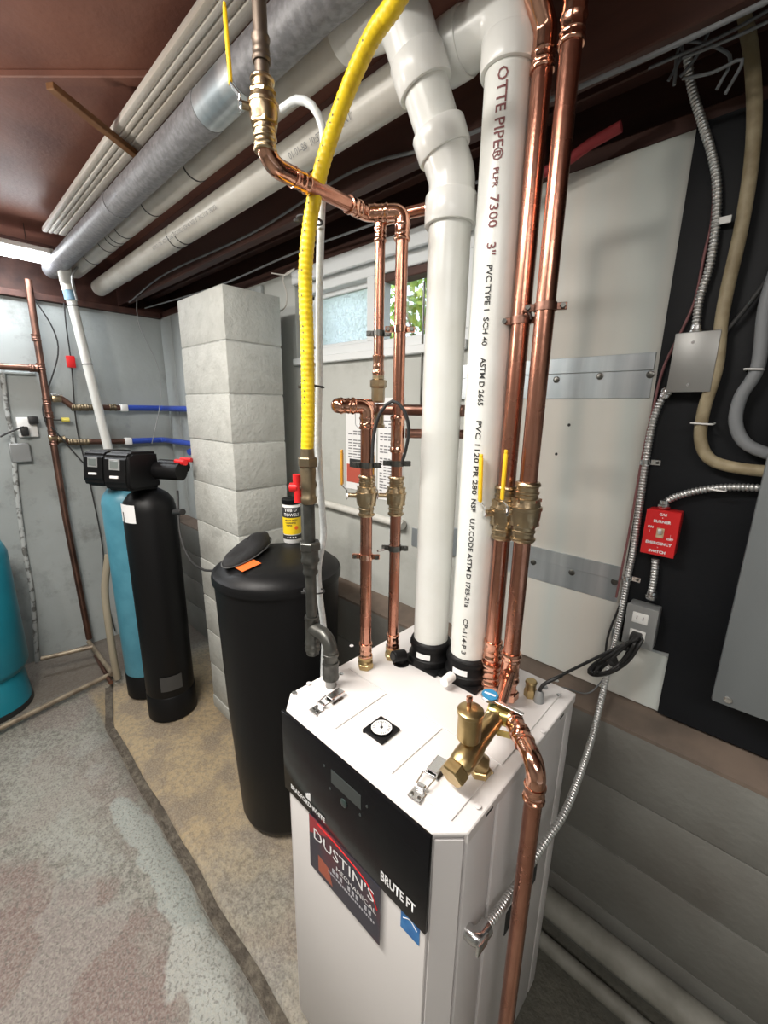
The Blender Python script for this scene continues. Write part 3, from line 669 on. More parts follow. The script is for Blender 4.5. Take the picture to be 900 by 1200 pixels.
# ================================================================== copper
def hex_prof(parent, p, d, r, h, m, name='hex_nut'):
    return lathe(name, [(0, r*.9), (h*.12, r), (h*.88, r), (h, r*.9)], p, d, m, parent, 6, 20)
def stub_valve_base(parent, x, y, r, h, m=BRS):
    hex_prof(parent, (x, y, TOP+.0), Z_, r*1.45, h*.45, m); lathe('male_adapter', [(h*.4, r*1.25), (h*.55, r*1.35), (h*.7, r*1.15), (h*.8, r*1.3), (h*.95, r*1.3), (h, r*1.1)], (x, y, TOP), Z_, m, parent, 20)
def ball_valve(parent, c, r, stem, lever, m=BRZ, hm=ORGH, hl=.085, d=Z_, off=.018, len_=1):
    c = V(c); d = V(d).normalized(); stem = V(stem).normalized()
    k = 1.0
    prof = [(-3.4, 1.05), (-3.4, 1.22), (-3.2, 1.38), (-3.0, 1.38), (-2.85, 1.18), (-2.4, 1.18), (-2.3, 1.3), (-2.1, 1.3), (-2.0, 1.2), (-1.6, 1.22), (-1.5, 1.5), (-1.2, 1.55), (-.8, 1.62), (-.3, 1.68), (.25, 1.68), (.3, 1.78), (.65, 1.78), (.7, 1.62), (1.2, 1.5), (1.5, 1.45), (1.6, 1.22), (2.0, 1.2), (2.1, 1.3), (2.3, 1.3), (2.4, 1.18), (2.85, 1.18), (3.0, 1.38), (3.2, 1.38), (3.4, 1.22), (3.4, 1.05)]
    if len_ != 1: prof = [(q0_*len_, q1_) for q0_, q1_ in prof]
    vb = lathe('ball_valve', [(s_*r*k, q*r) for s_, q in prof], c, d, m, parent, 24)
    for s_ in (-1, 1): hex_prof(vb, c+d*(s_*1.4*r)-d*r*.22, d, r*1.62, r*.44, m, 'valve_collar')
    e = c+stem*(r*1.7+off)
    cyl('stem', c+stem*r*1.5, e, r*.42, m, vb, 12); hex_prof(vb, e, stem, r*.5, .006, STL, 'stem_nut')
    lever = V(lever).normalized(); lv = V(lever)
    s1 = e+stem*.003; s2 = s1+lv*.012; s3 = s2+lv*.012+stem*.012; s4 = s3+lv*hl
    sd = stem.cross(lv).normalized()
    for a, b in ((s1-lv*.008, s2), (s2, s3)): obox('lever_neck', (a+b)/2, b-a, sd, ((b-a).length+.002, .010, .0022), STL, vb, .0005)
    h = obox('lever_handle', (s3+s4)/2, s4-s3, sd, (hl, .015, .006), hm, vb, .0026, 2)
    obox('handle_end', s4+lv*.003, lv, sd, (.008, .013, .005), hm, h, .002, 2)
    return vb
def pipe_clamp(parent, c, r, d=Z_, ears=(1, 0, 0), m=COPB, w=.014):
    c = V(c); e = V(ears).normalized()
    cl = lathe('pipe_clamp', [(-w/2, r), (-w/2, r*1.14), (w/2, r*1.14), (w/2, r)], c, d, m, parent, 20)
    for s_ in (-1, 1):
        obox('clamp_ear', c+e*s_*(r*1.15+.008), e, d, (.018, w*.9, .006), m, cl, .001)
        hex_prof(cl, c+e*s_*(r*1.15+.010)-e.cross(V(d))*.010, e.cross(V(d)), .005, .020, DSTL, 'clamp_bolt')
    return cl
# ---- front-left riser (1 in) with elbow heading left
r1 = .0143
lx, ly = -.689, .676
a1 = thing('copper_riser', 'copper riser with orange-handled valve nearest the gas line, ending in a left-turned elbow', 'pipe', (lx, ly, TOP))
zz = lambda px, py: zat(px, py, lx, ly)
zel = zz(435, 476)
stub_valve_base(a1, lx, ly, r1, .034, BRS); sleeve((lx, ly, TOP+.032), (lx, ly, TOP+.072), r1, COPB, a1)
tube('pipe', [(lx, ly, TOP+.05), (lx, ly, zel-.025)], r1, COP, a1, 20)
LE = aD(400, 474, .95)-V((0, 0, 0))
hor = V((LE.x-lx, LE.y-ly, 0)); hor.normalize()
tube('elbow', [(lx, ly, zel-.03), (lx, ly, zel), V((lx, ly, zel))+hor*.035], r1*1.12, COPB, a1, 20, .022)
sleeve((lx, ly, zel-.05), (lx, ly, zel-.024), r1*1.02, COPB, a1)
sleeve(V((lx, ly, zel))+hor*.028, V((lx, ly, zel))+hor*.062, r1*1.05, COPB, a1)
tube('elbow', [V((lx, ly, zel))+hor*.05, V((lx, ly, zel))+hor*.075, V((lx, ly, zel))+hor*.075+V((.02, .09, 0))], r1*1.15, COPB, a1, 20, .018)
pb0 = V((lx, ly, zel))+hor*.075+V((.02, .09, 0))
zv = zz(432, 581)
LEFT = V((-.78, -.62, 0)).normalized()
ball_valve(a1, (lx, ly, zv), r1, LEFT, Z_, BRZ, ORGH, .075)
zc = zz(432, 652); pipe_clamp(a1, (lx, ly, zc), r1, Z_, LEFT)
zc2 = zz(432, 545); pipe_clamp(a1, (lx, ly, zc2), r1, Z_, LEFT, DSTL)
# ---- second riser going straight up to the overhead elbow
l2x, l2y = -.668, .757
a2 = thing('copper_riser', 'tall copper riser with a valve, running unbroken up to the brass shutoff line overhead', 'pipe', (l2x, l2y, TOP))
z2 = lambda px, py: zat(px, py, l2x, l2y)
stub_valve_base(a2, l2x, l2y, r1, .034, BRS); sleeve((l2x, l2y, TOP+.032), (l2x, l2y, TOP+.072), r1, COPB, a2)
zt2 = z2(468, 248)
# horizontal run to the left-front at constant height
Q0 = V((l2x, l2y, zt2)); Q1 = aZ(430, 250, zt2); Q2 = aZ(332, 202, zt2-.002)
tube('pipe', [(l2x, l2y, TOP+.05), (l2x, l2y, zt2-.03)], r1*.95, COP, a2, 20)
sleeve((l2x, l2y, zt2-.055), (l2x, l2y, zt2-.022), r1, COPB, a2)
Qm = V((Q1.x+.0, Q1.y+.0, zt2))
tube('elbow', [(l2x, l2y, zt2-.035), Q0, Q0+(Qm-Q0)*.45], r1*1.12, COPB, a2, 20, .022)
dq = (Qm-Q0).normalized()
sleeve(Q0+(Qm-Q0)*.38, Q0+(Qm-Q0)*.80, r1, COPB, a2)
dr = (Q2-Qm).normalized()
tube('elbow', [Q0+(Qm-Q0)*.7, Qm, Qm+dr*.035], r1*1.12, COPB, a2, 20, .025)
sleeve(Qm+dr*.02, Qm+dr*.055, r1, COPB, a2)
tube('pipe', [Qm+dr*.04, Q2-dr*.03], r1*.95, COP, a2, 20)
sleeve(Q2-dr*.055, Q2-dr*.018, r1, COPB, a2)
# rises at the left end to the brass shutoff
Lb = V((Q2.x, Q2.y, zt2)); hdv = math.hypot(*aZ(332, 202, zt2).xy)
U1 = V((Q2.x+dr.x*.035, Q2.y+dr.y*.035, zt2+.0)); zs1 = zat(318, 168, U1.x, U1.y)
tube('elbow', [Q2-dr*.03, U1, U1+Z_*max(zs1-zt2+.015, .06)], r1*1.12, COPB, a2, 20, .05, seg=10)
zvl = zat(312, 130, U1.x, U1.y); 
ball_valve(a2, (U1.x, U1.y, zvl), r1, V((-.42, -.9, 0)), V((-.02, -.02, 1)), BRZ, YELH, .095, off=.010, len_=.9)
sleeve((U1.x, U1.y, zvl-.060), (U1.x, U1.y, zvl-.034), r1*1.1, BRZ, a2)
tube('pipe', [(U1.x, U1.y, zvl+.03), (U1.x, U1.y, H+dz_-.03)], r1*.8, NIP, a2, 18)
zn = zat(312, 62, U1.x, U1.y); sleeve((U1.x, U1.y, zn-.015), (U1.x, U1.y, zn+.02), r1*.85, NIP, a2)
zv = z2(463, 581); ball_valve(a2, (l2x, l2y, zv), r1, LEFT, Z_, BRZ, ORGH, .075)
zc = z2(462, 642); pipe_clamp(a2, (l2x, l2y, zc), r1, Z_, LEFT, DSTL)
pipe_clamp(a2, (l2x, l2y, z2(468, 543)), r1, Z_, LEFT, DSTL)
cl_ = pipe_clamp(a2, (l2x, l2y, z2(470, 386)), r1, Z_, LEFT, COPB)
za_, zb_ = z2(467, 498), z2(467, 525)
sleeve((l2x, l2y, z2(465, 530)), (l2x, l2y, z2(465, 487)), r1*1.02, COPB, a2)
tag(tube('clamp_rod', [(l2x-.01, l2y-.03, z2(462, 642)), (lx+.01, ly+.03, zz(440, 648))], .003, STL, None, 8), 'short threaded rod tying the two left risers together below their valves', 'rod')
# ---- back riser with brass union, tee and stubs to the right
l3x, l3y = -.775, .80
z3 = lambda px, py: zat(px, py, l3x, l3y)
a3 = thing('copper_branch', 'shorter copper pipe with a dull brass union, just left of the tall riser', 'pipe', (l3x, l3y, z3(445, 470)))
zt3 = z3(447, 264)
tube('pipe', [(l3x, l3y, z3(445, 425)), (l3x, l3y, zt3)], .0125, COP, a3, 20)
sleeve((l3x, l3y, z3(447, 284)), (l3x, l3y, z3(447, 266)), .0125, COPB, a3)
tube('elbow', [(l3x, l3y, zt3-.01), (l3x, l3y, zt3+.012), (l3x+.05, l3y+.012, zt3+.012)], .0145, COPB, a3, 20, .02)
tube('pipe', [(l3x+.04, l3y+.01, zt3+.012), (l3x+.17, l3y+.04, zt3+.012)], .0125, COP, a3, 20)
sleeve((l3x+.115, l3y+.028, zt3+.012), (l3x+.155, l3y+.037, zt3+.012), .0125, COPB, a3)
za_ = z3(446, 470)
sleeve((l3x, l3y, z3(446, 440)), (l3x, l3y, z3(446, 416)), .0125, COPB, a3)
un = lathe('union', [(0, .014), (.004, .017), (.035, .017), (.04, .021), (.055, .021), (.058, .015), (.075, .014)], (l3x, l3y, z3(446, 472)), Z_, BRZ, a3, 8, 20)
lathe('brass_tee', [(-.02, .016), (-.02, .018), (-.012, .018), (-.01, .0155), (.03, .0155)], (l3x, l3y, z3(446, 492)), Z_, BRZ, a3, 20)
zt = z3(447, 480)
tube('tee_branch', [pb0, (l3x-.02, l3y, zt), (l3x+.23, l3y+.045, zt+.0)], .0135, COPD, a3, 16, .02)
sleeve((l3x+.14, l3y+.030, zt), (l3x+.18, l3y+.037, zt), .013, COPD, a3)
pipe_clamp(a3, (l3x, l3y, z3(446, 391)), .0125, Z_, LEFT, DSTL)
sb = thing('copper_stub', 'short dull copper stub pipe coming off the tall riser behind the plain vent', 'pipe', (l2x, l2y, z2(480, 508)))
tube('pipe', [(l2x+.014, l2y+.012, z2(475, 508)), (l2x+.12, l2y+.12, z2(475, 508))], .011, COPD, sb, 16)
# hanging loop of black sensor wire
lp = []
for px, py, hd in ((436, 543, .98), (438, 510, .98), (446, 483, .97), (460, 470, .965), (473, 480, .96), (479, 502, .965), (476, 525, .98), (471, 543, .995)): lp.append(aD(px, py, hd-.03))
tag(cable('sensor_wire', lp, .0038, INK, n=10), 'black wire looped in an arch across the two left risers', 'wire')
# ---- pair A / B at right
rA = .0175
ax, ay = -.415, .826; bxx, byy = -.362, .812
zA = lambda px, py: zat(px, py, ax, ay); zB = lambda px, py: zat(px, py, bxx, byy)
A1 = thing('supply_riser', 'large copper riser beside the lettered vent, the left one of the big pair', 'pipe', (ax, ay, TOP))
hex_prof(A1, (ax, ay, TOP), Z_, rA*1.6, .022, COPB); sleeve((ax, ay, TOP+.018), (ax, ay, TOP+.075), rA*1.12, COPB, A1)
sleeve((ax, ay, zA(578, 772)-.0), (ax, ay, zA(578, 750)), rA*1.02, COPB, A1)
ztA = zA(626, 62)
tube('pipe', [(ax, ay, TOP+.04), (ax, ay, ztA)], rA, COP, A1, 24)
sleeve((ax, ay, ztA-.03), (ax, ay, ztA+.0), rA, COPB, A1)
ea = V((ax, ay, ztA)); ua = V((-.02, -.05, .04))
tube('elbow', [ea-Z_*.012, ea+Z_*.03, ea+V((-.012, -.03, .075)), ea+V((-.012, -.03, .16))], rA*1.1, COPB, A1, 22, .03)
sleeve(ea+V((-.012, -.03, .075)), ea+V((-.012, -.03, .115)), rA, COPB, A1)
tube('pipe', [ea+V((-.012, -.03, .11)), ea+V((-.012, -.03, .31))], rA, COP, A1, 20)
zv = zA(585, 600); ball_valve(A1, (ax, ay, zv), rA, V((-.60, -.80, 0)), V((-.05, 0, 1)), BRZ, YELH, .095, off=.012)
pipe_clamp(A1, (ax, ay, zA(605, 376)), rA, Z_, V((-.93, -.36, 0)), COPD)
B1 = thing('return_riser', 'large copper riser farthest right, ending in the brass trim on the boiler top', 'pipe', (bxx, byy, TOP))
ztB = zB(670, 28); zbB = zB(603, 812)
tube('pipe', [(bxx, byy, zbB), (bxx, byy, ztB)], rA, COP, B1, 24)
sleeve((bxx, byy, ztB-.03), (bxx, byy, ztB+.01), rA, COPB, B1)
tube('elbow', [(bxx, byy, ztB), (bxx, byy, ztB+.08), (bxx-.02, byy-.07, ztB+.12)], rA*1.1, COPB, B1, 22, .03)
sleeve((bxx, byy, zB(603, 800)), (bxx, byy, zB(606, 765)), rA*1.03, COPB, B1)
zv = zB(618, 600); ball_valve(B1, (bxx, byy, zv), rA*1.05, V((-.72, -.69, 0)), V((-.0, 0, 1)), BRZ, YELH, .095, off=.004)
pipe_clamp(B1, (bxx, byy, zB(638, 360)), rA, Z_, V((-.93, -.36, 0)), COPD)
tag(tube('clamp_rod', [(ax+.02, ay+.0, zA(612, 374)), (bxx-.03, byy-.0, zB(630, 363))], .004, STL, None, 8), 'short steel rod joining the clamps of the two big copper risers', 'rod')
# union at its lower end then tee
hex_prof(B1, (bxx, byy, zbB-.016), Z_, rA*1.4, .020, COPB)
tube('pipe', [(bxx, byy, aD(583, 836, .735).z-.012), (bxx, byy, zbB)], rA*.85, COPB, B1, 18)
p = aZ(618, 812, TOP); c_ = V((bxx+.030, byy+.055, TOP)); hex_prof(B1, c_, Z_, .014, .022, BRS); lathe('male_adapter', [(0, .012), (.014, .012), (.018, .014), (.022, .012)], c_+Z_*.020, Z_, BRS, B1, 16)
# ---- brass trim assembly
T0 = aD(563, 898, .668); T0.z = TOP
tr = thing('relief_valve_assembly', 'brass fitting cluster with an air vent and blue-faced gauge on the boiler top', 'valve', tuple(T0))
hex_prof(tr, T0, Z_, .020, .014, BRS); lathe('neck', [(0, .0155), (.02, .0155)], T0+Z_*.012, Z_, BRS, tr, 18)
D0 = aD(532, 906, .615); D1 = aD(580, 842, .72)
ddr = (D1-D0).normalized()
lathe('wye_body', [(0, .0185), (.006, .0215), (.022, .0225), (.045, .0215), (.06, .018), ((D1-D0).length-.012, .017)], D0+ddr*.012, ddr, BRS, tr, 22)
hex_prof(tr, D0-ddr*.010, ddr, .0245, .022, BRS, 'hex_cap')
W1 = D0+ddr*.045; tube('wye_leg', [W1, T0+Z_*.022], .0175, BRS, tr, 18)
vb_ = aD(549, 866, .655); vt_ = V((vb_.x, vb_.y, zat(551, 832, vb_.x, vb_.y))); hh = vt_.z-vb_.z
tube('vent_neck', [W1+ddr*.01, vb_+Z_*.004], .011, BRS, tr, 16)
lathe('air_vent', [(-.004, .010), (0, .017), (.004, .0215), (hh-.008, .0215), (hh-.006, .0235), (hh, .0235), (hh+.003, .020), (hh+.005, .006)], vb_, Z_, BRS, tr, 28)
lathe('vent_nipple', [(0, .004), (.012, .004), (.013, .0058), (.020, .0058), (.022, .003)], vt_+Z_*.004+V((-.004, 0, 0)), Z_, COPB, tr, 14)
TE = aD(583, 836, .735)
hex_prof(tr, TE-(D1-D0).normalized()*.02, ddr, .021, .03, BRS, 'hex_body')
E0 = aD(603, 842, .73); edir = (V((E0.x, E0.y, TE.z))-TE).normalized()
lathe('tee_body', [(-.018, .017), (-.012, .021), (.006, .021), (.010, .019), (.03, .018)], TE, edir, BRY, tr, 20)
gc = aD(574, 816, .735); gt = V((.05, -.05, 1)).normalized()
lathe('dial_case', [(0, .014), (.003, .017), (.008, .017), (.009, .0155), (.0085, .0150)], gc-gt*.005, gt, STL, tr, 24, ring=True); lathe('dial_face', [(0, .0152), (.001, .0150)], gc+gt*.0038, gt, mat('blue_dial', (.02, .22, .42), .35), tr, 24)
obox('dial_stripe', gc+gt*.0053, (1, .2, 0), gt.cross(V((1, .2, 0))), (.022, .004, .0008), INKW, tr, 0)
obox('test_lever', gc+V((.035, .0, -.002)), (1, .1, -.05), Y_, (.065, .009, .0018), STL, tr, .0005)
tg = aD(590, 860, .70); obox('yellow_tag', tg, (1, .3, .1), V((0, .2, -1)), (.026, .014, .004), BRY, tr, .001)
tube('link_pipe', [TE+V((0, 0, -.0)), V((bxx, byy, TE.z+.0))], .014, COPB, tr, 16)
# ---- relief discharge
dx, dy = -.204, .600
dp = thing('discharge_pipe', 'copper discharge pipe dropping down the right side of the boiler', 'pipe', (dx, dy, .05))
ztD = zat(630, 862, dx, dy); EX = V((dx, dy, ztD))
E1 = TE+edir*.028
rD = .0148
K = V((dx, dy, E1.z-.004)); ztD = K.z-.012
tube('pipe', [(dx, dy, .06), (dx, dy, ztD-.03)], rD, COP, dp, 24)
tube('elbow', [E1, K, (dx, dy, K.z-.055)], rD*1.1, COPB, dp, 22, .050, seg=12)
sleeve(E1, E1+(K-E1).normalized()*.035, rD*1.05, COPB, dp)
sleeve(E1+(K-E1).normalized()*.032, E1+(K-E1).normalized()*.06, rD*1.05, COPB, dp)
sleeve((dx, dy, ztD-.055), (dx, dy, ztD-.022), rD*1.03, COPB, dp)
# ================================================================== gas line
gx, gy = aZ(388, 804, TOP).x, aZ(388, 804, TOP).y
vx, vy = gx-.072, gy+.002; rg = .0134
gs = thing('gas_pipe', 'black iron gas pipe with a red-handled valve dropping into the boiler top', 'pipe', (gx, gy, TOP))
zg = lambda px, py: zat(px, py, vx, vy)
def ifit(a, b, r, nm='iron_coupling', m=IRON):
    a, b = V(a), V(b); L_ = (b-a).length
    return lathe(nm, [(0, r), (0, r*1.3), (.006, r*1.38), (.010, r*1.25), (L_-.010, r*1.25), (L_-.006, r*1.38), (L_, r*1.3), (L_, r)], a, b-a, m, gs, 20)
tube('nipple', [(gx, gy, TOP-.004), (gx, gy, TOP+.05)], rg, mat('raw_steel', (.28, .28, .27), .35, 1), gs, 20)
ifit((gx, gy, TOP+.022), (gx, gy, TOP+.068), rg*1.1)
ze = zat(385, 735, gx, gy); ze = zg(365, 735)
ifit((gx, gy, TOP+.08), (gx, gy, TOP+.092+.0), rg*1.0)
tube('elbow', [(gx, gy, TOP+.06), (gx, gy, ze), (vx, vy, ze)], rg*1.22, IRON, gs, 20, .036, seg=10)
lathe('elbow_rim', [(0, rg*1.2), (0, rg*1.42), (.007, rg*1.42), (.009, rg*1.2)], (gx, gy, ze-.045), Z_, IRON, gs, 20)
ifit((vx, vy, ze-.045), (vx, vy, ze+.03), rg, 'iron_tee'); ifit((vx, vy, ze-.062), (vx, vy, ze-.038), rg*1.05, 'drip_cap')
lathe('drip_leg', [(0, rg*.7), (.003, rg*1.15), (.02, rg*1.15)], (vx, vy, ze-.075), Z_, IRON, gs, 20)
tube('pipe', [(vx, vy, ze), (vx, vy, zg(364, 540))], rg, IRON, gs, 20)
z0, z1 = zg(364, 658), zg(364, 640); ifit((vx, vy, z0), (vx, vy, z1), rg*1.2, 'iron_union'); hex_prof(gs, (vx, vy, z1-.008), Z_, rg*1.95, .02, IRON, 'union_nut')
ifit((vx, vy, zg(364, 672)), (vx, vy, zg(364, 658)), rg*1.0)
BRD = mat('weathered_brass', (.24, .19, .12), .45, .9, (.16, .13, .09), 30)
z0, z1 = zg(364, 590), zg(364, 545)
gv = lathe('gas_valve', [(0, rg*1.2), (.004, rg*1.4), (.015, rg*1.4), (.018, rg*1.25), ((z1-z0)*.5-.01, rg*1.25), ((z1-z0)*.5, rg*1.5), ((z1-z0)*.5+.01, rg*1.25), (z1-z0-.012, rg*1.4), (z1-z0, rg*1.2)], (vx, vy, z0), Z_, BRD, gs, 16)
zr = zg(350, 572); RH = V((-.75, -.66, 0)).normalized(); rc = V((vx, vy, zr))+RH*.026
cyl('stem', V((vx, vy, zr)), rc, .006, BRD, gv)
tube('red_lever', smooth_path([rc+V((0, 0, .030)), rc+V((0, 0, .01)), rc+V((.002, 0, -.012)), rc+V((.004, 0, -.034))], .004), .0085, RED, gv, 12)
cyl('lever_hub', rc-RH*.002, rc+RH*.016, .011, RED, gv)
z2_ = zg(363, 532); hex_prof(gs, (vx, vy, zg(363, 547)), Z_, rg*1.7, .022, BRD, 'hose_nut'); lathe('hose_adapter', [(0, rg*1.2), (.02, rg*1.1)], (vx, vy, z2_-.008), Z_, BRD, gs, 16)
# yellow corrugated gas hose
yp = [V((vx, vy, zg(362, 528)))]
for px, py, hd in ((361, 500, .952), (361, 460, .952), (360, 400, .955), (358, 340, .955), (359, 300, .95), (365, 250, .94), (376, 200, .925), (393, 145, .90), (414, 90, .86), (438, 40, .82), (462, 5, .78), (480, -30, .75)): yp.append(aD(px, py, hd))
P_ = smooth_path(yp, .0028)
yh = tube('gas_hose', P_, .0142, YEL, None, 16, rfun=lambda i: .0142*(1+.035*math.sin(i*1.7)))
tag(yh, 'bright yellow flexible gas hose rising from the red-handled gas valve', 'hose')
YT = mat('hose_ink', (.12, .10, .03), .6)
# ink dashes printed along the hose as a flat part
def along(P, i, off, r): return P[i]
bm = bmesh.new()
for i in range(20, len(P_)-6, 4):
    if random.random() < .45: continue
    t = (P_[i+1]-P_[i-1]).normalized(); view = (O-P_[i]).normalized(); sd = t.cross(V((0, -1, 0))).normalized(); n_ = sd.cross(t).normalized()
    if n_.dot(V((0, -1, 0))) < 0: n_ = -n_
    q = P_[i]+(n_*math.cos(.5)+V((.7, -.3, 0))*.5).normalized()*.0147
    u_ = t*.0042*random.uniform(.4, 1); nn = (q-P_[i]).normalized(); w_ = t.cross(nn)*.0030
    vs = [bm.verts.new(q+a*u_*.5+b*w_*.5) for a, b in ((-1, -1), (1, -1), (1, 1), (-1, 1))]; bm.faces.new(vs)
fin(bm, 'printed_marks', YT, yh, False)['kind'] = 'stuff'
# white drain hose beside it
dpnts = []
for px, py, hd in ((330, 128, 1.06), (348, 117, 1.02), (366, 124, 1.0), (378, 150, 1.0), (379, 190, .99), (377, 240, .985), (375, 300, .985), (374, 380, .985), (374, 450, .985), (373, 520, .985), (377, 590, .985), (379, 630, .985), (373, 665, .985), (375, 700, .985), (380, 745, .985), (379, 800, .985)): dpnts.append(aD(px, py, hd))
dpnts += [V((dpnts[-1].x-.005, dpnts[-1].y+.01, .75)), V((dpnts[-1].x, dpnts[-1].y+.02, .3)), V((dpnts[-1].x, dpnts[-1].y+.03, .05))]
dh = tag(cable('drain_hose', dpnts, .0078, CLR, n=12, step=.015), 'translucent white drain hose hanging behind the yellow gas hose', 'hose')
for px, py, hd, dr_ in ((359, 258, .945, 1), (362, 452, .955, 1), (364, 692, .955, 0)):
    p = aD(px+4, py, hd+.012); los_ = V((p.x, p.y, 0)).normalized(); sd = V((los_.y, -los_.x, 0))
    pts = [p+sd*(math.cos(t)*.0245)+los_*(math.sin(t)*.0185)+Z_*(-.003*math.cos(t)) for t in [k*2*math.pi/24 for k in range(25)]]
    zt_ob = tube('zip_tie', pts, .0022, INK, None, 8)
    tag(zt_ob, {258: 'black zip tie around the yellow hose near the joists', 452: 'black zip tie around the yellow hose halfway down beside the window wall', 692: 'black zip tie around the iron gas pipe and drain hose'}[py], 'zip tie')
    obox('tie_head', p-sd*.026+Z_*-.003, sd, Z_, (.010, .006, .006), INK, zt_ob, .001)
# ================================================================== tanks
# salt / brine tank
sxc, syc = -1.298, .812
sl = thing('brine_tank', 'black round brine tank with a domed lid, beside the boiler', 'tank', (sxc, syc, 0))
zr_ = H-.575
lathe('tank_body', [(0, .155), (.006, .168), (.018, .180), (.04, .187), (zr_*.5, .212), (zr_-.03, .226)], (sxc, syc, 0), Z_, BLKP, sl, 56)
lathe('lid', [(zr_-.032, .228), (zr_-.03, .233), (zr_-.012, .234), (zr_, .230), (zr_+.003, .222), (zr_+.012, .215), (zr_+.028, .195), (zr_+.036, .165), (zr_+.038, .10), (zr_+.038, .02)], (sxc, syc, 0), Z_, BLKP, sl, 56)
LT = zr_+.038
p = aZ(290, 664, LT); quad('orange_label', [aZ(274, 664, LT+.004), aZ(284, 670, LT+.004), aZ(306, 660, LT+.006), aZ(296, 655, LT+.006)], ORG, sl, .001)
# black face mask / pouch lying on the lid
c_ = aZ(291, 646, LT+.012)
pm = thing('black_pouch', 'crumpled black fabric pouch lying on the brine tank lid', 'pouch', (c_.x, c_.y, LT))
bm = bmesh.new(); n_ = 26; rings = []
ux = (aZ(314, 628, LT+.015)-aZ(268, 658, LT+.015)); ux.z = 0; La = ux.length/2; ux.normalize(); uy = Z_.cross(ux)
for k, (sc, h) in enumerate(((.86, 0), (1, .008), (1.02, .018), (.93, .032), (.6, .040), (.2, .043))):
    ring = []
    for j in range(n_):
        t = 2*math.pi*j/n_; rr = 1+.08*noise.noise(V((math.cos(t)*2, math.sin(t)*2, k*.4)))
        q = c_+ux*math.cos(t)*La*sc*rr+uy*math.sin(t)*.052*sc*rr; q.z = LT+.001+h*(1+.5*math.cos(t))+.004*noise.noise(V((math.cos(t)*4, math.sin(t)*4, k)))
        if k == 0: q.z = LT+.001
        ring.append(bm.verts.new(q))
    rings.append(ring)
for a, b in zip(rings, rings[1:]):
    for j in range(n_): bm.faces.new((a[j], a[(j+1) % n_], b[(j+1) % n_], b[j]))
bm.faces.new(rings[0][::-1]); bm.faces.new(rings[-1]); fin(bm, 'pouch_body', mat('black_fabric', (.012, .012, .013), .75, bump=.4, bscale=300), pm, ang=80)
bm = bmesh.new(); b_tube(bm, [c_+ux*math.cos(t)*La*1.04+uy*math.sin(t)*.055+Z_*(LT+.014-c_.z+.007*math.cos(t)) for t in [k*2*math.pi/30 for k in range(31)]], .0022, 8); fin(bm, 'zip_edge', mat('grey_piping', (.09, .09, .09), .4), pm)
text('small_mark', 'iiii', .010, c_+ux*.03+Z_*(LT+.0475-c_.z+.012), ux, uy, INKG, pm)
# wipes canister
wc = aZ(343, 634, LT); wx, wy = wc.x, wc.y
wr = .0365
cn = thing('wipes_canister', 'yellow and black canister of cleaning wipes on the brine tank lid', 'canister', (wx, wy, LT))
zt_ = zat(342, 586, wx, wy); hC = zt_-LT
lathe('canister_body', [(0, wr*.95), (.003, wr), (hC-.012, wr), (hC-.010, wr*.98)], (wx, wy, LT), Z_, WHT, cn, 36)
lathe('black_cap', [(hC-.013, wr*1.02), (hC-.011, wr*1.05), (hC+.006, wr*1.05), (hC+.008, wr*1.0), (hC+.006, wr*.8), (hC+.010, wr*.35)], (wx, wy, LT), Z_, BLKP, cn, 36)
lathe('yellow_band', [(hC*.22, wr), (hC*.22, wr+.0005), (hC*.62, wr+.0005), (hC*.62, wr)], (wx, wy, LT), Z_, mat('wipes_yellow', (.85, .6, .02), .4), cn, 36)
lathe('black_band', [(hC*.62, wr), (hC*.62, wr+.0006), (hC*.86, wr+.0006), (hC*.86, wr)], (wx, wy, LT), Z_, INK, cn, 36)
lathe('icon_band', [(hC*.10, wr), (hC*.10, wr+.0006), (hC*.20, wr+.0006), (hC*.20, wr)], (wx, wy, LT), Z_, INK, cn, 36)
lo_ = V((wx, wy, 0)).normalized(); sd = V((lo_.y, -lo_.x, 0)); nn = (-lo_).normalized(); rx = sd
def cantext(body, size, zf, m, dx_=0, sx=1):
    # horizontal text bent round the canister
    t = text('lettering', body, size, V((0, 0, 0)), X_, Y_, m, cn, 'CENTER', bold=.0003)
    bm = bmesh.new(); bm.from_mesh(t.data)
    for k in range(-6, 7): bmesh.ops.bisect_plane(bm, geom=bm.verts[:]+bm.edges[:]+bm.faces[:], plane_co=(k*.005, 0, 0), plane_no=(1, 0, 0))
    for v in bm.verts:
        a = (v.co.x*sx+dx_)/wr; h = v.co.y; R_ = wr+.0012
        v.co = V((wx, wy, LT+hC*zf+h))+nn*math.cos(a)*R_+rx*math.sin(a)*R_
    bm.to_mesh(t.data); bm.free()
cantext("TUB O'", .017, .80, INKW, -.003); cantext('TOWELS', .017, .69, INKW, -.001, .95)
cantext('HEAVY DUTY', .0085, .56, INK, -.004); cantext('CLEANING', .0085, .50, INK, -.006); cantext('WIPES', .0085, .44, INK, -.012)
for k in range(4): 
    a = -.5+k*.28; q = V((wx, wy, LT+hC*.15))+nn*math.cos(a)*(wr+.0008)+rx*math.sin(a)*(wr+.0008); lathe('icon', [(0, .003), (.0008, .003)], q, nn*math.cos(a)+rx*math.sin(a), INKW, cn, 8)
q = .45; pt = V((wx, wy, LT+hC*.38))+nn*math.cos(q)*(wr+.0002)+rx*math.sin(q)*(wr+.0002); lathe('red_seal', [(0, .008), (.0012, .008)], pt, nn*math.cos(q)+rx*math.sin(q), ORG, cn, 20)
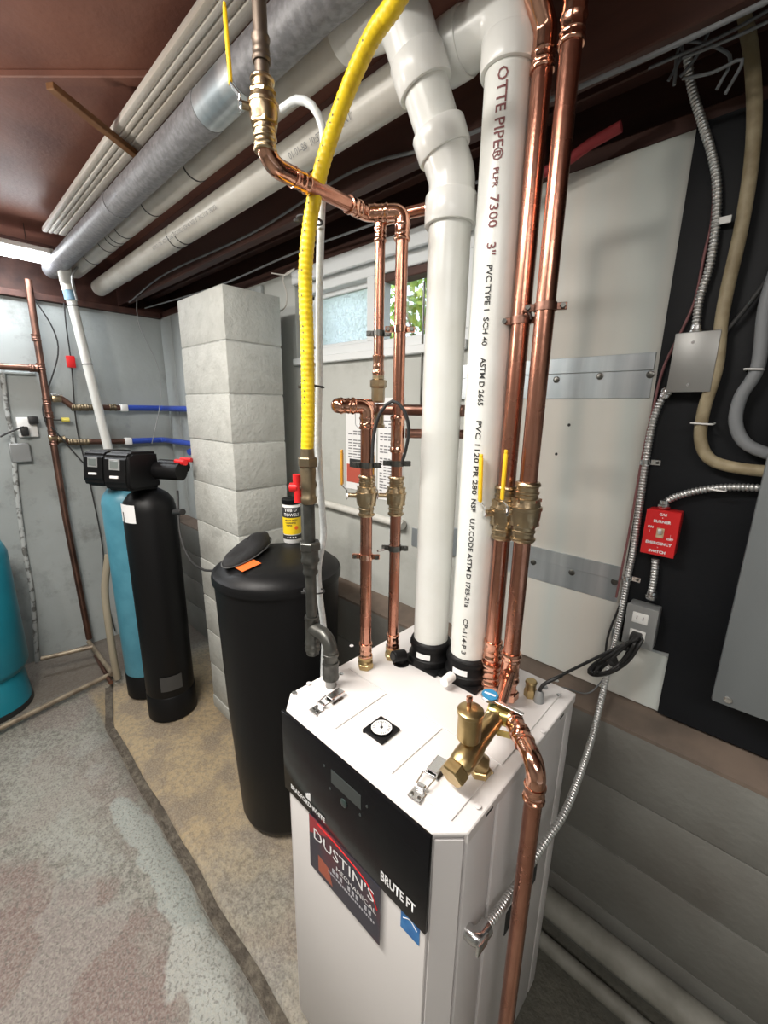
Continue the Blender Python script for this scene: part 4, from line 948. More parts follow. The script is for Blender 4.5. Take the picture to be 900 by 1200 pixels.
# two softener tanks
def softener(x, y, hgt, r, m, label, hx, hlab):
    t = thing('softener_tank', label, 'tank', (x, y, 0))
    lathe('tank_foot', [(0, r*.98), (.004, r*1.02), (.14, r*1.02), (.145, r*.985)], (x, y, 0), Z_, BLKP, t, 40)
    hb_ = hgt
    lathe('tank_body', [(.14, r*.98), (.15, r), (hb_-.10, r), (hb_-.06, r*.93), (hb_-.028, r*.74), (hb_-.008, r*.5), (hb_, r*.38), (hb_+.02, r*.36)], (x, y, 0), Z_, m, t, 40)
    hd_ = V((-.45, -.89, 0)).normalized(); sd_ = V((hd_.y, -hd_.x, 0))*-1; b = V((x, y, hb_+.02))
    h = lathe('control_head', [(0, r*.5), (.012, r*.5), (.015, r*.42), (.04, r*.42), (.045, r*.55), (.09, r*.55), (.10, r*.4)], b, Z_, BLKP, t, 24)
    # housing with sloped face
    hz = V((hx[0], hx[1], 1)); f = V(hx).normalized(); g_ = Z_.cross(f)
    prof = [(-.02, 0), (.165, .010), (.182, .04), (.165, .165), (.135, .185), (-.02, .175)]
    bm = bmesh.new(); w_ = .068
    aa = [bm.verts.new(b+f*u+Z_*(v-.015)-g_*w_) for u, v in prof]; bb = [bm.verts.new(b+f*u+Z_*(v-.015)+g_*w_) for u, v in prof]
    bm.faces.new(aa); bm.faces.new(bb[::-1])
    for i in range(6): bm.faces.new((aa[i], aa[(i+1) % 6], bb[(i+1) % 6], bb[i]))
    bmesh.ops.bevel(bm, geom=bm.edges[:], offset=.012, segments=3, affect='EDGES'); fin(bm, 'housing', BLKP, h, ang=35)
    fp = b+f*.1765+Z_*.085; fd = (V(f)*.989+Z_*.15).normalized(); uz = fd.cross(g_) ; uz = uz if uz.z > 0 else -uz
    obox('screen', fp+uz*.030, g_, uz, (.044, .034, .006), mat('lcd_grey', (.13, .15, .145), .3), h, .001); obox('screen_surround', fp+uz*.030-fd*.001, g_, uz, (.056, .048, .006), GRYB, h, .001)
    obox('name_plate', fp-uz*.025, g_, uz, (.044, .011, .008), INKW, h, .0005)
    return t, h, b
sx_, sy_ = -2.237, .688
zTopB = zat(180, 575, sx_, sy_)
st1, hd1, b1 = softener(sx_, sy_, zTopB+.015, .119, BLKP, 'black water softener tank with its dark control head, in front of the teal one', (.5, -.866, 0), '')
tx_, ty_ = -2.52, .668
st2, hd2, b2 = softener(tx_, ty_, zat(135, 572, tx_, ty_)+.02, .119, TEAL, 'slim teal softener tank partly hidden behind the black one', (.5, -.866, 0), '')
# label on black tank
def bent_label(x, y, r, pxs, pys, m, parent, name='label'):
    bm = bmesh.new(); cols = []
    a0 = None
    pts = []
    for i in range(5):
        px = pxs[0]+(pxs[1]-pxs[0])*i/4; d = ray(px, (pys[0]+pys[1])/2); d2 = V((d.x, d.y)).normalized()
        b_ = d2.dot(V((x, y))); c__ = V((x, y)).length_squared-r*r; disc = max(b_*b_-c__, 0); t_ = b_-math.sqrt(disc); q = d2*t_
        pts.append(q)
    zt, zb = zat(pxs[0], pys[0], *pts[0]), zat(pxs[0], pys[1], *pts[0])
    for q in pts:
        n_ = (q-V((x, y))).normalized(); cols.append([bm.verts.new((q.x+n_.x*o_, q.y+n_.y*o_, z)) for z, o_ in ((zt, .0012), (zb, .0012), (zb, 0), (zt, 0))])
    for a, b in zip(cols, cols[1:]):
        for j in range(4): bm.faces.new((a[j], a[(j+1) % 4], b[(j+1) % 4], b[j]))
    bm.faces.new(cols[0]); bm.faces.new(cols[-1][::-1]); return fin(bm, name, m, parent)
bent_label(sx_, sy_, .1192, (143, 158), (590, 611), PAP, st1)
bent_label(sx_, sy_, .1225, (188, 214), (795, 812), mat('dark_label', (.05, .05, .05), .4), st1); 
# bypass valve pipework from head of black softener to column
bv = thing('bypass_valve', 'black bypass valve with red handles behind the black softener head', 'valve', tuple(b1+Z_*.05))
e = aX(222, 552, -2.06); q0 = b1+Z_*.07+V((.03, .02, 0)); q1 = V((-2.06, .79, q0.z))
tube('valve_body', [q0, q1], .042, BLKP, bv, 18); tube('valve_body', [q0+V((-.02, .05, .02)), q1+V((-.02, .03, .02))], .028, BLKP, bv, 18)
tube('red_handle', [q1+V((-.05, -.0, .045)), q1+V((.03, .01, .045))], .013, RED, bv, 12); tube('red_handle', [q1+V((-.07, .03, .05)), q1+V((-.02, .06, .05))], .011, RED, bv, 12)
# blue pex lines
def at_y(px, py, Y): return aY(px, py, Y)
zt = .01*0+H-.012
bl = thing('blue_pex_line', 'upper blue plastic water line on the left wall', 'pipe', (WX, 1.0, zt))
bp0, bp1 = aX(145, 478, WX+.06), V((WX+.06, 1.19, H-.010))
tube('pipe', [bp0, V((WX+.06, 1.17, bp0.z)), V((-2.16, 1.19, bp0.z)), V((-2.14, 1.19, bp0.z-.30))], .019, BLU, bl, 14, .03)
for t_ in (bp0, V((-2.75, 1.185, bp0.z)), V((-2.35, 1.188, bp0.z))): obox('white_sleeve', t_, X_ if t_ is not bp0 else Y_, Z_, (.045, .048, .048), WHT, bl, .008, 2)
old = thing('old_copper_line', 'upper brass and copper line with a shutoff, joining the upper blue pipe', 'pipe', (WX+.06, .55, H))
cu_x = WX+.06
tube('pipe', [aX(62, 467, cu_x), aX(72, 467, cu_x), aX(86, 477, cu_x), bp0], .018, COPD, old, 12, .02)
for px in (88, 97, 106, 116, 132): p = aX(px, 477.5, cu_x); sleeve(p-Y_*.02, p+Y_*.02, .019, BRD, old, 'fitting')
p = aX(66, 467, cu_x); obox('shutoff_body', p, Y_, Z_, (.05, .045, .045), BRZ, old, .01, 2); obox('shutoff_lever', p+V((.03, 0, .02)), Y_, Z_, (.06, .01, .01), STL, old, .002)
bl2 = thing('blue_pex_line', 'lower blue plastic water line just above the softener heads', 'pipe', (WX, 1.0, zt-.24))
q = aX(150, 517, cu_x); tube('pipe', [q, V((cu_x, 1.16, q.z)), V((-2.62, 1.17, q.z)), V((-2.60, 1.05, q.z-.03))], .019, BLU, bl2, 14, .03)
obox('white_sleeve', q, Y_, Z_, (.045, .048, .048), WHT, bl2, .008, 2); 
old2 = thing('old_copper_line', 'lower brass and copper line crossing behind the softener heads', 'pipe', (WX+.06, .55, H-.2))
q_ = aX(62, 513, cu_x); tube('pipe', [q_, aX(70, 514, cu_x), aX(82, 518, cu_x), V((cu_x, q.y, q.z))], .018, COPD, old2, 12, .02)
for px in (72, 84, 92, 100): p = aX(px, 518 if px > 75 else 515, cu_x); sleeve(p-Y_*.02, p+Y_*.02, .019, BRD, old2, 'fitting')
obox('shutoff_body', q_, Y_, Z_, (.045, .04, .04), BRZ, old2, .01, 2)
p = aX(72, 492, cu_x); cyl('drain_cock', p-Y_*.05, p, .006, DSTL, old2); cyl('yellow_cap', p, p+Y_*.04, .014, mat('yellow_cap', (.7, .6, .12), .4), old2)
# lower blue stub behind the column
q = aX(205, 571, -2.2); tag(tube('blue_stub_pipe', [V((-2.24, .99, q.z+.02)), V((-2.09, 1.15, q.z+.0))], .012, BLU, None, 12), 'short blue pipe end behind the bypass valve at the column', 'pipe')
# ================================================================== left wall items
cv = thing('wall_copper_pipe', 'dull vertical copper pipe running the full height of the left wall', 'pipe', (cu_x, .52, .1))
P4 = [aX(35, 348, cu_x), aX(55, 478, cu_x), aX(62, 515, cu_x), aX(80, 640, cu_x), aX(106, 748, cu_x)]
tube('pipe', [V((cu_x, .523, 2.33)), *P4[0:0], V((cu_x, .515, 1.6)), V((cu_x, .512, .95)), V((cu_x, .53, .06))], .0185, COPD, cv, 14)
for z_ in (2.02, 1.86, 1.66, 1.58, 1.47, 1.42): sleeve((cu_x, .516, z_-.02), (cu_x, .516, z_+.02), .019, COPD, cv, 'fitting')
cb = thing('wall_copper_branch', 'thin horizontal copper pipe at the photo left edge of the left wall', 'pipe', (cu_x, .3, H+.2))
tube('pipe', [(cu_x, .50, H+.203), (cu_x, -.6, H+.195)], .0185, COPD, cb, 14); sleeve((cu_x, .46, H+.203), (cu_x, .50, H+.203), .019, COPD, cb, 'fitting')
tag(box('wall_shelf_strip', (WX, -.6, H+.165), (WX+.03, .49, H+.18), PARGL, bev=.003), 'thin painted wooden strip under the horizontal copper pipe', 'strip')
# white drain pipe
wd = thing('white_drain_pipe', 'white plastic drain pipe slanting down the left wall behind the softeners', 'pipe', (WX+.1, .75, 1.0))
w0, w1 = aX(82, 345, -3.14), aX(124, 514, -3.14); wdn = (w1-w0).normalized()
tube('pipe', [w0, w1, w1+wdn*.25], .026, PVC, wd, 20)
lathe('blue_primed_joint', [(0, .028), (0, .032), (.06, .032), (.06, .028)], w0-wdn*.03, wdn, mat('purple_blue_primer', (.20, .34, .45), .3), wd, 20)
tube('elbow', [w0-wdn*.02, w0-wdn*.07, (w0-wdn*.07)+V((.12, -.03, .05))], .034, PVCO, wd, 20, .04)
for t_ in (.06, .38): ziptie(w0+wdn*t_, wdn, .026, wd, .006)
# shop light on ceiling, lit
f0, f1 = aX(60, 304, -3.18), aX(0, 294, -3.18)
fx = thing('tube_light', 'lit white tube light under the ceiling at the left wall', 'light', (-3.18, .1, H+.80))
fz_ = H+.80; ye = f0.y
box('fixture_housing', (-3.24, ye-1.2, fz_+.004), (-3.12, ye, fz_+.03), WHT, fx, .003); box('lit_diffuser', (-3.235, ye-1.19, fz_-.03), (-3.125, ye-.012, fz_+.004), TUBE, fx, .008, 2)
box('end_cap', (-3.24, ye-.012, fz_-.032), (-3.12, ye+.006, fz_+.031), WHT, fx, .003)
for yy in (ye-.1, ye-1.0): tube('hanger', [(-3.18, yy, fz_+.02), (-3.18, yy, CZ-.01)], .002, DSTL, fx, 6)
# second smaller one further out
# electrical: outlet cluster + box
ob = thing('wall_outlet_box', 'grey metal electrical box on the left wall with plugs above', 'box', tuple(aX(24, 528, WX)))
p0, p1 = aX(10, 520, WX+.04), aX(38, 541, WX+.04)
box('box_body', (WX, p0.y, p1.z), (WX+.04, p1.y, p0.z), GRYB, ob, .003, 2); box('cover', (WX+.04, p0.y+.004, p1.z+.004), (WX+.043, p1.y-.004, p0.z-.004), GRYB, ob, .001)
ou = thing('power_outlet', 'white power outlet with two black plugs above the grey box', 'outlet', tuple(aX(30, 498, WX)))
p0, p1 = aX(18, 489, WX+.03), aX(46, 512, WX+.03)
box('outlet_plate', (WX, p0.y, p1.z), (WX+.03, p1.y, p0.z), WHT, ou, .006, 2)
for a, b in (((33, 488), (46, 497)), ((24, 500), (35, 511))):
    q0, q1 = aX(*a, WX+.07), aX(*b, WX+.07); box('plug', (WX+.03, q0.y, q1.z), (WX+.07, q1.y, q0.z), RUB, ou, .005, 2)
# wall conduit left of outlet (white painted)
cc = [aX(x, y, WX+.018) for x, y in ((2, 432), (8, 480), (16, 520), (18, 560), (28, 640), (38, 700), (45, 790), (48, 808))]
tag(tube('painted_conduit', smooth_path(cc, .03), .013, mat('chipped_paint', (.45, .47, .46), .6, 0, (.15, .15, .14), 30, (.5, .6)), None, 10), 'chipped painted conduit down the left wall beside the pressure tank', 'conduit')
# black cables on left wall
def wallcable(nm, px, r, lab, X=WX+.03, m=INK): return tag(cable(nm, [aX(x, y, X) for x, y in px], r, m, step=.03, n=8), lab, 'cable')
wallcable('black_cable', [(40, 350), (62, 385), (68, 415), (55, 460), (50, 480), (55, 500)], .004, 'black cord looping from the ceiling to the old copper valves', WX+.05)
wallcable('black_cable', [(0, 512), (12, 506), (28, 500)], .005, 'short black cord entering the outlet from the photo left edge', WX+.07)
wallcable('black_cable', [(60, 500), (100, 545), (122, 568), (150, 575)], .004, 'black cord sagging from the copper pipe to the softener heads', WX+.09)
wallcable('black_cable', [(75, 355), (78, 385), (84, 430), (90, 500), (104, 560), (120, 640), (122, 690), (135, 740)], .004, 'black cord with a red tag hanging down the left wall', WX+.03)
p = aX(83, 424, WX+.045); rt_ = tag(obox('red_tag', p, Y_, Z_, (.045, .07, .02), RED, None, .004, 2), 'small red plastic tag on the hanging black cord', 'tag')
wallcable('grey_cable', [(90, 352), (85, 322), (105, 300), (120, 285), (128, 270)], .006, 'light grey cord curving around the white drain pipe top', -3.0, GRYB)
wallcable('thin_wire', [(160, 340), (163, 380), (185, 430), (188, 470), (178, 520)], .0025, 'thin dangling grey wire in the room corner', -3.1, GRYB)
# pressure tank
px_, py_ = -2.95, -.02
pt = thing('pressure_tank', 'large teal pressure tank cut off by the photo left edge', 'tank', (px_, py_, 0))
zt_ = zat(4, 619, px_, py_)
zbp = zat(22, 775, px_, py_)
R_ = .205
lathe('tank_shell', [(zbp-.03, R_*.80), (zbp, R_*.93), (zbp+.03, R_), (zt_-.12, R_), (zt_-.06, R_*.9), (zt_-.02, R_*.6), (zt_, R_*.15)], (px_, py_, 0), Z_, TEALP, pt, 48)
lathe('base_skirt', [(0, R_*.90), (.004, R_*.93), (zbp-.035, R_*.86), (zbp-.02, R_*.84)], (px_, py_, 0), Z_, TEALP, pt, 48); lathe('base_rim', [(0, R_*.94), (.03, R_*.93)], (px_, py_, -.001), Z_, RUB, pt, 48)
# floor pipes at left wall
fz0 = .035
def floorpipe(a, b, r, lab, z=.04, m=None):
    return tag(tube('floor_pipe', [aZ(*a, z), aZ(*b, z)], r, m or mat('dirty_pipe', (.30, .25, .18), .5, .4, (.18, .14, .1), 20), None, 12), lab, 'pipe')
floorpipe((-30, 868), (132, 789), .014, 'long brown pipe lying across the floor in front of the teal tank', .035)
floorpipe((48, 772), (108, 758), .014, 'short pipe near the floor between the teal tank and the wall corner', .12)
floorpipe((104, 752), (132, 790), .014, 'short brown pipe stub leading from the wall to the floor', .05)
floorpipe((112, 768), (130, 800), .012, 'second short pipe stub beside the wall, near the floor', .03, COPD)
tag(cable('tan_hose', [aX(127, 650, -2.75), aX(123, 690, -2.75), aX(127, 730, -2.72), aX(133, 770, -2.70), aX(138, 795, -2.70)], .020, mat('tan_hose', (.30, .26, .19), .5), n=12), 'tan drain hose standing beside the teal softener', 'hose')
tag(tube('corner_pipe', [(-2.06, 1.06, .17), (-2.30, 1.12, .20), (-2.6, 1.14, .2)], .03, mat('painted_pipe', (.42, .42, .38), .6), None, 14, .03), 'pale pipe near the floor behind the black softener', 'pipe')
# cord from softener head to brine tank
tag(cable('brine_line', [aY(208, 575, .80), aY(211, 625, .76), aY(222, 655, .75), aY(237, 667, .74), aY(250, 669, .73)], .0055, INK), 'black tube curving from the black softener to the brine tank', 'tube')
tag(cyl('tank_valve', aY(205, 600, .69), aY(214, 600, .69), .014, RUB), 'small black knob on the side of the black softener', 'knob')
# ================================================================== right wall services
# galvanised strips
def strip(z0, z1, x0, x1, lab, scr):
    t = thing('steel_strip', lab, 'strip', ((x0+x1)/2, WY-.013, z0))
    zm = z0+(z1-z0)*.62
    box('strip_face', (x0, WY-.0155, z0), (x1, WY-.0125, zm-.0005), GALV, t, .0005); box('strip_lip', (x0, WY-.0185, zm), (x1, WY-.0125, z1), GALV, t, .0008)
    for px, py in scr:
        p = aY(px, py, WY-.016); s_ = lathe('screw', [(0, .009), (.0015, .009), (.003, .006)], (p.x, WY-.0155, p.z), -Y_, DSTL, t, 14)
strip(.038+H, .145+H, -.95, -.262, 'upper shiny galvanised strip across the painted wall boards', ((652, 445), (703, 441), (762, 439)))
strip(-.512+H, -.408+H, -.93, -.262, 'middle galvanised strip across the painted wall boards', ((625, 659), (670, 671), (720, 682)))
strip(-.640+H+.02, -.600+H+.01, -.262, -.122, 'lowest short galvanised strip under the outlet box', ())
# black plywood
X0, X1, X2 = -.252, -.123, 1.1
yb = WY-.012
bb = prism('plywood_board', [(0, 0)]*0 or [(X0, -.62+H), (X1, -.605+H), (X1, LEDGE+.033), (X2, LEDGE+.033), (X2, .60+H), (X0, .60+H)], 0, .012, BLKW)
for v in bb.data.vertices: v.co = V((v.co.x, yb-.0005-v.co.z, v.co.y))
tag(bb, 'matte black painted plywood board carrying the electrical boxes', 'board')
YB = yb-.012
# grey electrical panel
pl_ = thing('electrical_panel', 'large grey electrical panel cut off by the photo right edge', 'panel', (.15, YB, 1.0))
py0 = YB-.10
a = aY(833, 820, py0); b = aY(900, 545, py0)
box('panel_body', (a.x, py0, a.z), (a.x+.38, YB, 1.72), PANL, pl_, .004, 2)
box('panel_cover', (a.x+.001, py0-.006, a.z+.002), (a.x+.379, py0, 1.718), PANL, pl_, .003, 2)
p = aY(853, 820, py0-.006); lathe('screw', [(0, .008), (.002, .008), (.003, .004)], (p.x, py0-.006, p.z), -Y_, STL, pl_, 14)
# junction box
jb = thing('junction_box', 'blank grey metal junction box on the black board', 'box', tuple(aY(808, 425, YB)))
jy = YB-.042; j0, j1 = aY(793, 392, jy), aY(831, 458, jy)
box('box_body', (j0.x, jy, j1.z), (j1.x, YB, j0.z), GRYB, jb, .005, 2); box('cover', (j0.x-.002, jy-.002, j1.z-.002), (j1.x+.002, jy, j0.z+.002), mat('cover_steel', (.30, .30, .29), .4, .5), jb, .0015, 2)
for py in (401, 451): p = aY(812 if py < 430 else 806, py, jy-.002); lathe('screw', [(0, .0035), (.0015, .003)], (p.x, jy-.002, p.z), -Y_, STL, jb, 10)
# red switch box
ry = YB-.045; q0, q1 = aY(763, 595, ry), aY(789, 650, ry)
q0 = V((-.216, 0, -.227+H)); q1 = V((-.147, 0, -.338+H))
rs = thing('emergency_switch', 'red emergency switch box with white lettering on the black board', 'switch', ((q0.x+q1.x)/2, YB, q1.z))
box('box_body', (q0.x, ry, q1.z), (q1.x, YB, q0.z), RED, rs, .004, 2); pl = box('red_plate', (q0.x-.001, ry-.002, q1.z-.001), (q1.x+.001, ry, q0.z+.001), RED, rs, .001)
mx = (q0.x+q1.x)/2; hz_ = q0.z-q1.z
for body, f_, sz, dx_ in (('GAS', .92, .0085, 0), ('BURNER', .76, .0095, 0), ('ON', .62, .0075, -.022), ('OFF', .40, .0075, .022), ('EMERGENCY', .27, .0095, 0), ('SWITCH', .08, .0095, 0)):
    text('lettering', body, sz, (mx+dx_, ry-.0022, q1.z+hz_*f_), X_, Z_, INKW, pl, 'CENTER', bold=.0003)
for body, f_, dx_ in (('\u2022', .845, 0), ('\u2022', .175, 0), ('|', .53, -.022), ('|', .48, .022)): text('lettering', body, .008, (mx+dx_, ry-.0022, q1.z+hz_*f_), X_, Z_, INKW, pl, 'CENTER')
box('toggle_frame', (mx-.008, ry-.004, q1.z+hz_*.40), (mx+.008, ry-.002, q1.z+hz_*.62), mat('toggle_ivory', (.55, .42, .28), .4), pl, .001); obox('toggle', V((mx, ry-.009, q1.z+hz_*.55)), X_, V((0, -.6, .8)), (.008, .016, .006), WHT, pl, .002, 2)
# outlet box below
oy = YB-.045; o0, o1 = V((-.224, 0, -.482+H)), V((-.155, 0, -.592+H))
oo = thing('outlet_box', 'grey metal outlet box with a white duplex socket below the red switch', 'outlet', ((o0.x+o1.x)/2, YB, o1.z))
box('box_body', (o0.x, oy, o1.z), (o1.x, YB, o0.z), GRYB, oo, .004, 2); box('face_plate', (o0.x-.001, oy-.002, o1.z-.001), (o1.x+.001, oy, o0.z+.001), GRYB, oo, .001)
mo = (o0.x+o1.x)/2-.002
for zf in (.72, .28):
    zc_ = o1.z+(o0.z-o1.z)*zf; so_ = obox('socket', V((mo, oy-.003, zc_)), X_, Z_, (.036, .029, .004), WHT, oo, .010 if 0 else .0018, 2)
    for dx_ in (-.007, .007): box('slot', (mo+dx_-.001, oy-.0056, zc_-.003), (mo+dx_+.001, oy-.0048, zc_+.006), INK, so_)
zc_ = o1.z+(o0.z-o1.z)*.28
# conduits with connectors
def connector(p, d, lab=None):
    return lathe('conduit_connector', [(0, .012), (.004, .014), (.010, .014), (.012, .0115), (.02, .0115), (.022, .009)], p, d, STL, None, 14)
def cond(px, r, lab, Y, m=None):
    t = conduit('armored_conduit', [aY(x, y, Y) for x, y in px], r, m or ACST); return tag(t, lab, 'conduit')
Yc = YB-.018
c1_ = cond([(816, -60), (806, 0), (805, 50), (810, 100), (825, 150), (834, 180), (840, 215), (839, 260), (832, 310), (820, 350), (815, 388)], .0085, 'armored metal conduit from the ceiling down to the junction box', Yc)
Yc = YB-.012
c2_ = [aY(x, y, Yc) for x, y in ((782, 458), (772, 475), (764, 500), (757, 540), (750, 590), (743, 640), (734, 685), (727, 725), (714, 780))]
p_ = [aX(655, 968, -.225), aX(628, 1005, -.240), aX(597, 1050, -.243)]
c2_ += [aY(705, 815, Yc-.02), aY(690, 870, Yc-.10), aY(668, 935, .90)] + [V((-.232, .74, .845)), V((-.240, .60, .765)), V((-.245, .52, .70))]
c2_ = c2_[:-6]+[aY(706, 815, 1.16), aY(692, 870, 1.05), aX(665, 945, -.215), aX(640, 985, -.225), aX(600, 1045, -.236), aX(566, 1092, -.238)]
tag(conduit('armored_conduit', c2_, .0085, ACST), 'long armored conduit running from the junction box down to the boiler side', 'conduit')
pe = aX(566, 1088, -.240); ce_ = thing('conduit_elbow', 'bright metal conduit elbow fixed to the right side of the boiler', 'connector', tuple(pe))
dd = (c2_[-1]-c2_[-2]).normalized(); tube('elbow_body', [c2_[-1]-dd*.012, c2_[-1]+dd*.02, V((bx1+.004, (c2_[-1]+dd*.02).y, (c2_[-1]+dd*.02).z))], .0135, STL, ce_, 16, .012); obox('elbow_cap', c2_[-1]+dd*.02+V((.010, 0, 0)), dd, X_, (.034, .006, .022), STL, ce_, .002, 2)
cond([(768, 655), (767, 672), (763, 696)], .0085, 'short armored conduit between the red switch and the outlet box', YB-.022)
cond([(778, 592), (785, 585), (805, 578), (830, 573), (858, 571), (893, 572), (920, 574)], .0085, 'armored conduit arching from the red switch to the grey panel', YB-.022)
for px, py, Y, d, lab in ((815, 391, YB-.018, Z_, 'steel connector on top of the junction box'), (778, 594, YB-.022, Z_, 'steel connector on top of the red switch'), (763, 700, YB-.022, Z_, 'steel connector on top of the outlet box'), (783, 458, YB-.018, V((-.4, 0, -1)), 'steel connector at the lower left of the junction box')):
    p = aY(px, py, Y); tag(connector(p-V(d).normalized()*.004, d), lab, 'connector')
for px, py, lab in ((757, 541, 'upper steel strap clip holding the long conduit'), (735, 676, 'lower steel strap clip holding the long conduit')):
    p = aY(px, py, YB); q = tag(obox('strap_clip', V((p.x+.022, YB-.003, p.z)), X_, Z_, (.022, .014, .004), STL, None, .001), lab, 'clip'); lathe('screw', [(0, .004), (.003, .003)], (p.x+.026, YB-.005, p.z), -Y_, DSTL, q, 10)
    lathe('strap_band', [(-.006, .0095), (-.006, .011), (.006, .011), (.006, .0095)], (p.x, YB-.012, p.z), V((-.1, 0, 1)), STL, q, 14)
for px, py in ((800, 567), (835, 560)): pass
# cables
tag(cable('thick_cable', [aY(x, y, YB-.03) for x, y in ((860, -60), (868, 0), (880, 60), (884, 130), (880, 195), (868, 270), (852, 340), (845, 380), (840, 430), (825, 480), (821, 515), (832, 538), (862, 548), (905, 553))], .0125, TAN, n=14), 'thick tan cable dropping past the junction box and bending into the panel', 'cable')
tag(cable('thick_cable', [aY(x, y, YB-.03) for x, y in ((915, 300), (897, 360), (888, 430), (868, 465), (862, 495), (872, 518), (895, 530), (925, 537))], .0125, GRYC, n=14), 'thick dark grey cable at the photo right edge bending into the panel', 'cable')
tag(cable('thin_cable', [aY(x, y, YB-.022) for x, y in ((920, 300), (890, 340), (860, 378), (838, 402), (832, 412))], .005, INK, n=8), 'thin black cable slanting behind the tan cable', 'cable')
tag(cable('red_wire', [aY(x, y, YB-.012) for x, y in ((830, 175), (836, 215), (834, 260), (825, 300), (815, 350), (800, 385), (778, 430), (765, 480), (752, 540), (738, 620), (722, 700))], .003, mat('dull_red_wire', (.22, .09, .09), .5), n=8), 'thin dull red wire following the conduit down the board edge', 'wire')
tag(cable('thin_cable', [aY(x, y, YB-.008) for x, y in ((735, 690), (722, 720), (712, 748), (709, 775))], .003, INK, n=8), 'thin black wire slipping behind the cord coil', 'wire')
for px, py, lab in ((843, 258, 'small white label clip on the upper conduit'),):
    p = aY(px+5, py, YB-.022); tag(obox('label_clip', p, X_, Z_, (.026, .014, .003), WHT, None, .001), lab, 'clip')
for px, py, w, lab in ((822, 496, .04, 'white staple over the tan cable bend'), (883, 432, .03, 'white staple over the grey cable'), (840, 574, .03, 'white staple over the arching conduit')):
    p = aY(px, py, YB-.045); tag(tube('cable_staple', [p+V((-w/2, .04, 0)), p+V((-w/2, 0, 0)), p+V((w/2, 0, -.002)), p+V((w/2, .04, 0))], .002, WHT, None, 8, .006), lab, 'staple')
# loose grey wires near the ceiling at right
for k, L_ in enumerate((((790, -40), (788, 30), (800, 60), (783, 95)), ((830, -40), (838, 10), (820, 60), (797, 90)), ((840, 105), (855, 65), (800, 50), (790, 100)), ((850, 110), (870, 70), (835, 85), (800, 92)), ((950, -20), (900, 12), (840, 45), (760, 80)), ((950, -5), (900, 25), (850, 48), (800, 68)))):
    tag(cable('house_cable', [aY(x, y, YB-.05-.012*k) for x, y in L_], .0032, GRYC, n=8), ('loose grey wire, ' + ('first left of', 'second left of', 'lowest loop beside', 'upper loop beside', 'long upper strand crossing', 'long lower strand crossing')[k] + ' the tan cable top'), 'wire', 'loose wires near the joists')
# red strap near the top
tag(cable('red_strap', [aY(x, y, 1.16) for x, y in ((600, 232), (628, 208), (665, 188), (690, 170), (728, 148))], .012, REDD, n=10), 'dark red cloth strap lying over the wall top behind the risers', 'strap')
# black power cord with plug and coil
plg = thing('power_plug', 'black plug and coiled power cord hanging below the outlet box', 'cord', (mo, oy-.01, zc_))
obox('plug_body', V((mo, oy-.020, zc_)), X_, Z_, (.024, .022, .034), RUB, plg, .004, 2)
pts = [V((mo, oy-.038, zc_-.002)), V((mo+.012, oy-.045, zc_-.015)), V((mo-.02, oy-.03, zc_-.035))]
base = []
ca, cb = (752, 748), (690, 788)
for lap in range(4):
    w_ = 9-lap*1.5; k_ = lap*2.5
    for t_ in range(10):
        a_ = 2*math.pi*t_/10; u_ = .5-.5*math.cos(a_)
        cx_ = ca[0]-4*lap+(cb[0]+3*lap-ca[0]+4*lap)*u_; cy_ = ca[1]+(cb[1]-ca[1])*u_
        base.append((cx_+math.sin(a_)*w_*.55+k_*.4, cy_+math.sin(a_)*w_*(1 if u_ > .3 else .5)+6*math.sin(u_*3.1)))
for i, (x, y) in enumerate(base): pts.append(aY(x, y, oy-.028-.007*((i*7) % 4)))
pts += [aY(660, 790, 1.10), aY(645, 797, 1.0), V((gp.x+.03, gp.y+.04, gp.z+.035)), gp+V((.004, .005, .015)), gp-Z_*.006]
cable('cord', pts, .0042, RUB, plg, 10, .008)
p = aY(714, 776, oy-.05); 
for k in range(2): ziptie(p+V((.005*k, .015, .004*k)), V((1, 0, .8)), .016, plg, .006)
# thin sensor lead to the cap
tag(cable('sensor_lead', [aZ(638, 806, TOP+.006), aY(660, 806, 1.03), aY(690, 812, 1.17), aY(712, 790, 1.2)], .002, GRYC, n=6), 'thin brown lead lying from the boiler cap to the wall', 'wire')
# ================================================================== back wall details
# white horizontal pipe on wall
zp = H-.44
wp = thing('wall_pipe', 'white painted horizontal pipe on the wall behind the left risers', 'pipe', (-1.3, WY-.02, zp))
tube('pipe', [(-1.66, WY-.022, zp+.005), (-1.04, WY-.022, zp-.004)], .016, mat('old_white_pipe', (.60, .60, .56), .5, 0, (.5, .49, .45), 10), wp, 16); lathe('end_cap', [(0, .016), (0, .020), (.045, .020), (.047, .016)], (-1.09, WY-.022, zp-.004), X_, MATS['old_white_pipe'], wp, 16)
# small galvanised plate
p = aY(487, 628, WY-.004); tag(box('mounting_plate', (p.x-.02, WY-.004, p.z-.045), (p.x+.02, WY-.0, p.z+.03), GALV, None, .001), 'small galvanised plate on the wall left of the plain vent', 'plate')
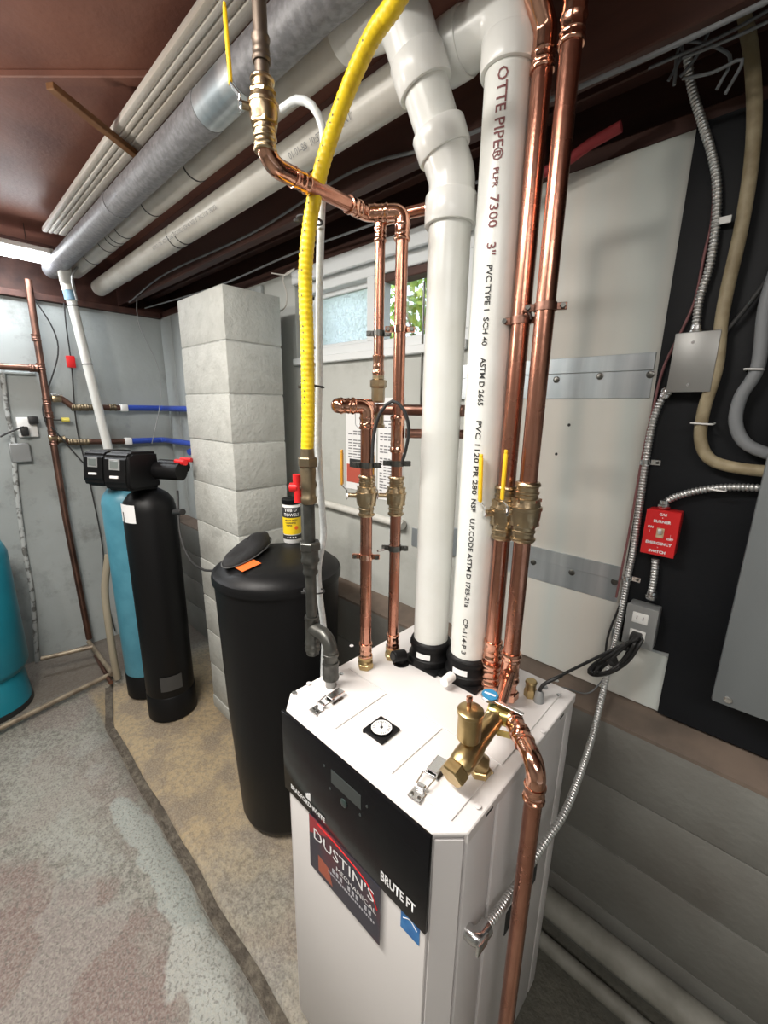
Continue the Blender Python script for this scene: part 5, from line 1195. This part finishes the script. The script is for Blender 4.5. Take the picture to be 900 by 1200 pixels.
# paper instructions in two sheets
for i, (x0, x1, z0_, z1_, lab) in enumerate(((-1.40, -1.215, -.345, .035, 'left instruction sheet with a dark red and grey band on the wall'), (-1.205, -1.07, -.365, .045, 'right instruction sheet with columns of small print on the wall'))):
    sh_ = thing('instruction_sheet', lab, 'sheet', (x0, WY-.003, z0_+H)); box('paper', (x0, WY-.003, z0_+H), (x1, WY-.001, z1_+H), PAP, sh_)
    w_ = x1-x0
    bm = bmesh.new(); z = z1_-.03
    if i == 0: z -= .10
    while z > z0_+(.13 if i == 0 else .03):
        nseg = 5
        for q in range(nseg):
            if random.random() < .85:
                a = x0+w_*(.08+.84*q/nseg); b_box(bm, (a, WY-.0036, z+H), (a+w_*.84/nseg*random.uniform(.5, .95), WY-.0029, z+H+.005))
        z -= .012 if random.random() < .85 else .026
    fin(bm, 'print_lines', INKG, sh_, False)['kind'] = 'stuff'
    if i == 0:
        box('red_band', (x0+.004, WY-.0036, z0_+H+.03), (x1-.06, WY-.0029, z0_+H+.11), mat('band_red', (.45, .09, .06), .5), sh_); box('dark_band', (x1-.08, WY-.0038, z0_+H+.015), (x1-.004, WY-.0029, z0_+H+.075), mat('band_grey', (.08, .08, .08), .5), sh_)
        obox('dark_oval', V(((x0+x1)/2, WY-.0036, z0_+H+.115)), X_, Z_, (.14, .038, .0012), INK, sh_, .0005)
        tube('bottle_outline', fillet([(x0+.06, WY-.004, z1_+H-.03), (x0+.06, WY-.004, z1_+H-.10), (x0+.09, WY-.004, z1_+H-.12), (x0+.12, WY-.004, z1_+H-.09), (x0+.12, WY-.004, z1_+H-.03)], .015), .0015, GRYB, sh_, 6)
# vertical thin dark line (old conduit) right of the risers
tag(tube('thin_rod', [aY(497, 330, WY-.02), aY(493, 480, WY-.02)], .004, DSTL, None, 8), 'thin dark vertical rod on the wall beside the plain vent', 'rod')
# pipes along the floor at the right wall
tag(tube('baseboard_pipe', [(-1.9, LY-.045, .135), (1.6, LY-.045, .135)], .040, mat('grimy_pipe', (.27, .265, .235), .6, 0, (.18, .175, .15), 12, (.4, .7), .5, 60), None, 20), 'thick grimy painted pipe along the base of the block wall', 'pipe')
tag(tube('baseboard_pipe', [(-1.9, LY-.10, .05), (1.6, LY-.10, .05)], .022, MATS['grimy_pipe'], None, 16), 'thinner grimy pipe lying on the floor below the thick one', 'pipe')
# wires by the column top
tag(cable('loose_wire', [aY(x, y, 1.15) for x, y in ((318, 320), (335, 322), (345, 315), (332, 325), (336, 345), (334, 360), (322, 368))], .003, mat('pale_wire', (.5, .48, .44), .5), n=6), 'pale wire curling beside the top of the block column', 'wire')
